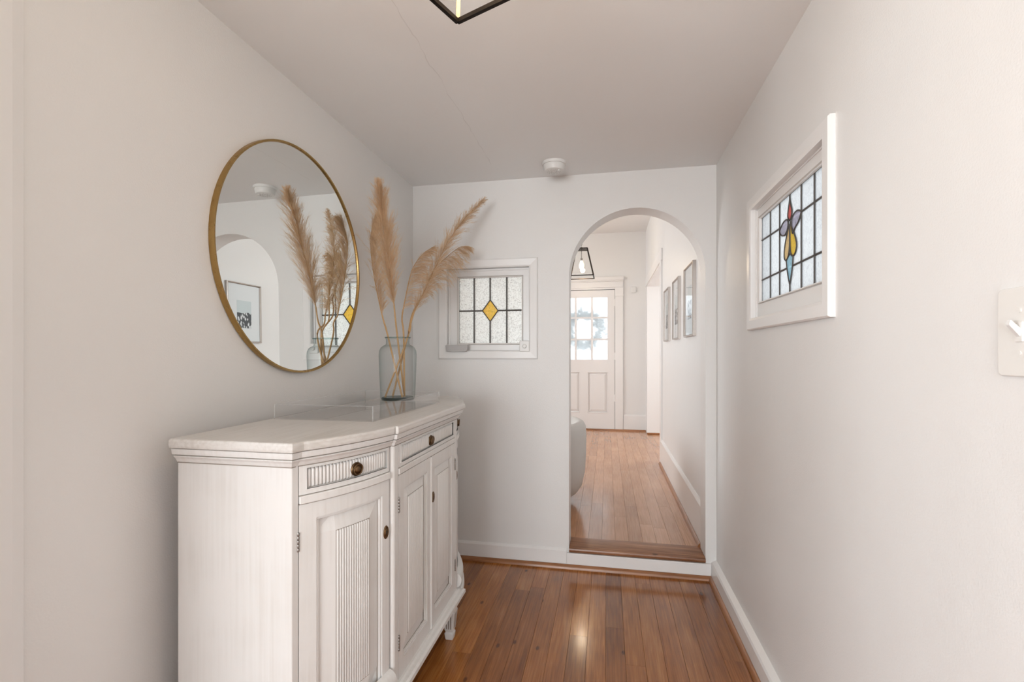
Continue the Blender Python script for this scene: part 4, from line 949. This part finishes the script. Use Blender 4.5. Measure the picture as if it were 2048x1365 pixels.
lantern((-.2845,5.53),2.022,.276,.134,.315,0,ZFC,'lit tapered glass lantern hanging by a chain beyond the arch, before the glazed door',BLACKM,.0105,5)
lantern((-.209,.718),1.783,.25,.125,.255,math.radians(-21.7),ZC,'glass lantern with dark metal frame hanging at the top edge, in the near hall',POSTM,.0075,2.4)

# ------------------------------------------------------------------ pictures on the far room wall
def picture(y0, w_, label):
    y1=y0+w_; z0,z1=1.257,1.703
    s=empty('framed_picture',(XRF-.009,(y0+y1)/2,z0),label,'picture','silver framed pictures in a row')
    f=lambda y,z,d:(XRF-d,y,z)
    m=mitre(MB(),y0,z0,y1,z1,.012,f,[(0,0),(0,.0165),(.15,.0205),(.6,.0205),(1,.0135),(1,.006)]); m.build('frame',SILVER,s)
    box('mat_board',(XRF-.009,y0+.008,z0+.008),(XRF-.006,y1-.008,z1-.008),MATB,s)
    cy_=(y0+y1)/2; pb=box('print',(XRF-.0098,cy_-.072,z0+.11),(XRF-.0091,cy_+.072,z0+.315),PRINT,s)
    m=MB(); m.add([(XRF-.0125,y0+.011,z0+.011),(XRF-.0125,y1-.011,z0+.011),(XRF-.0125,y1-.011,z1-.011),(XRF-.0125,y0+.011,z1-.011)],[(0,1,2,3)]); m.build('glazing',CLEAR,s)
for y,w_,l in ((2.985,.345,'nearest of the three silver-framed pictures on the wall beyond the arch'),(3.585,.310,'middle one of the three silver-framed pictures on the wall beyond the arch'),(4.153,.315,'farthest of the three silver-framed pictures, closest to the doorway')): picture(y,w_,l)

# ------------------------------------------------------------------ barrel armchair beyond the arch
AC=(-.592,3.42)
s=empty('armchair',(AC[0],AC[1],ZF),'cream upholstered rounded armchair beyond the left side of the arch','armchair')
m=MB(); n=72; a0,a1=math.radians(-150),math.radians(150)
vv=[];ff=[]
def ringp(a,r,z): return (AC[0]+r*math.cos(a),AC[1]+r*math.sin(a)*1.02,z)
sec=[(.365,.205),(.392,.190),(.420,.232),(.441,.33),(.449,.47),(.450,.58),(.446,.640),(.432,.668),(.408,.680),(.380,.672),(.362,.645),(.352,.58),(.345,.42),(.345,.26)]
k=len(sec)
for i in range(n+1):
    a=a0+(a1-a0)*i/n; lo=0
    for r_,z in sec: vv.append(ringp(a,r_,z))
for i in range(n):
    for j in range(k): ff.append((i*k+j,(i+1)*k+j,(i+1)*k+(j+1)%k,i*k+(j+1)%k))
ff.append(tuple(range(k))); ff.append(tuple(n*k+j for j in range(k)))
m.add(vv,ff); m.build('back',UPH,s,smooth=True,ang=1.2)
m=MB(); m.lathe([(.0,.195),(.350,.195),(.362,.215),(.36,.30),(.0,.31)],(AC[0],AC[1],0),48,cap=False); m.build('seat_frame',UPH,s,smooth=True)
m=MB(); m.lathe([(.0,.31),(.325,.31),(.340,.34),(.340,.40),(.31,.43),(.0,.445)],(AC[0],AC[1],0),48,cap=False); m.build('seat_cushion',UPH,s,smooth=True)
for i in range(4):
    a=PI/4+i*PI/2; x,y=AC[0]+.27*math.cos(a),AC[1]+.27*math.sin(a); m=MB(); m.lathe([(.012,ZF+.001),(.020,.200)],(x,y,0),16); m.build('leg',CHAIRLEG,s,smooth=True)
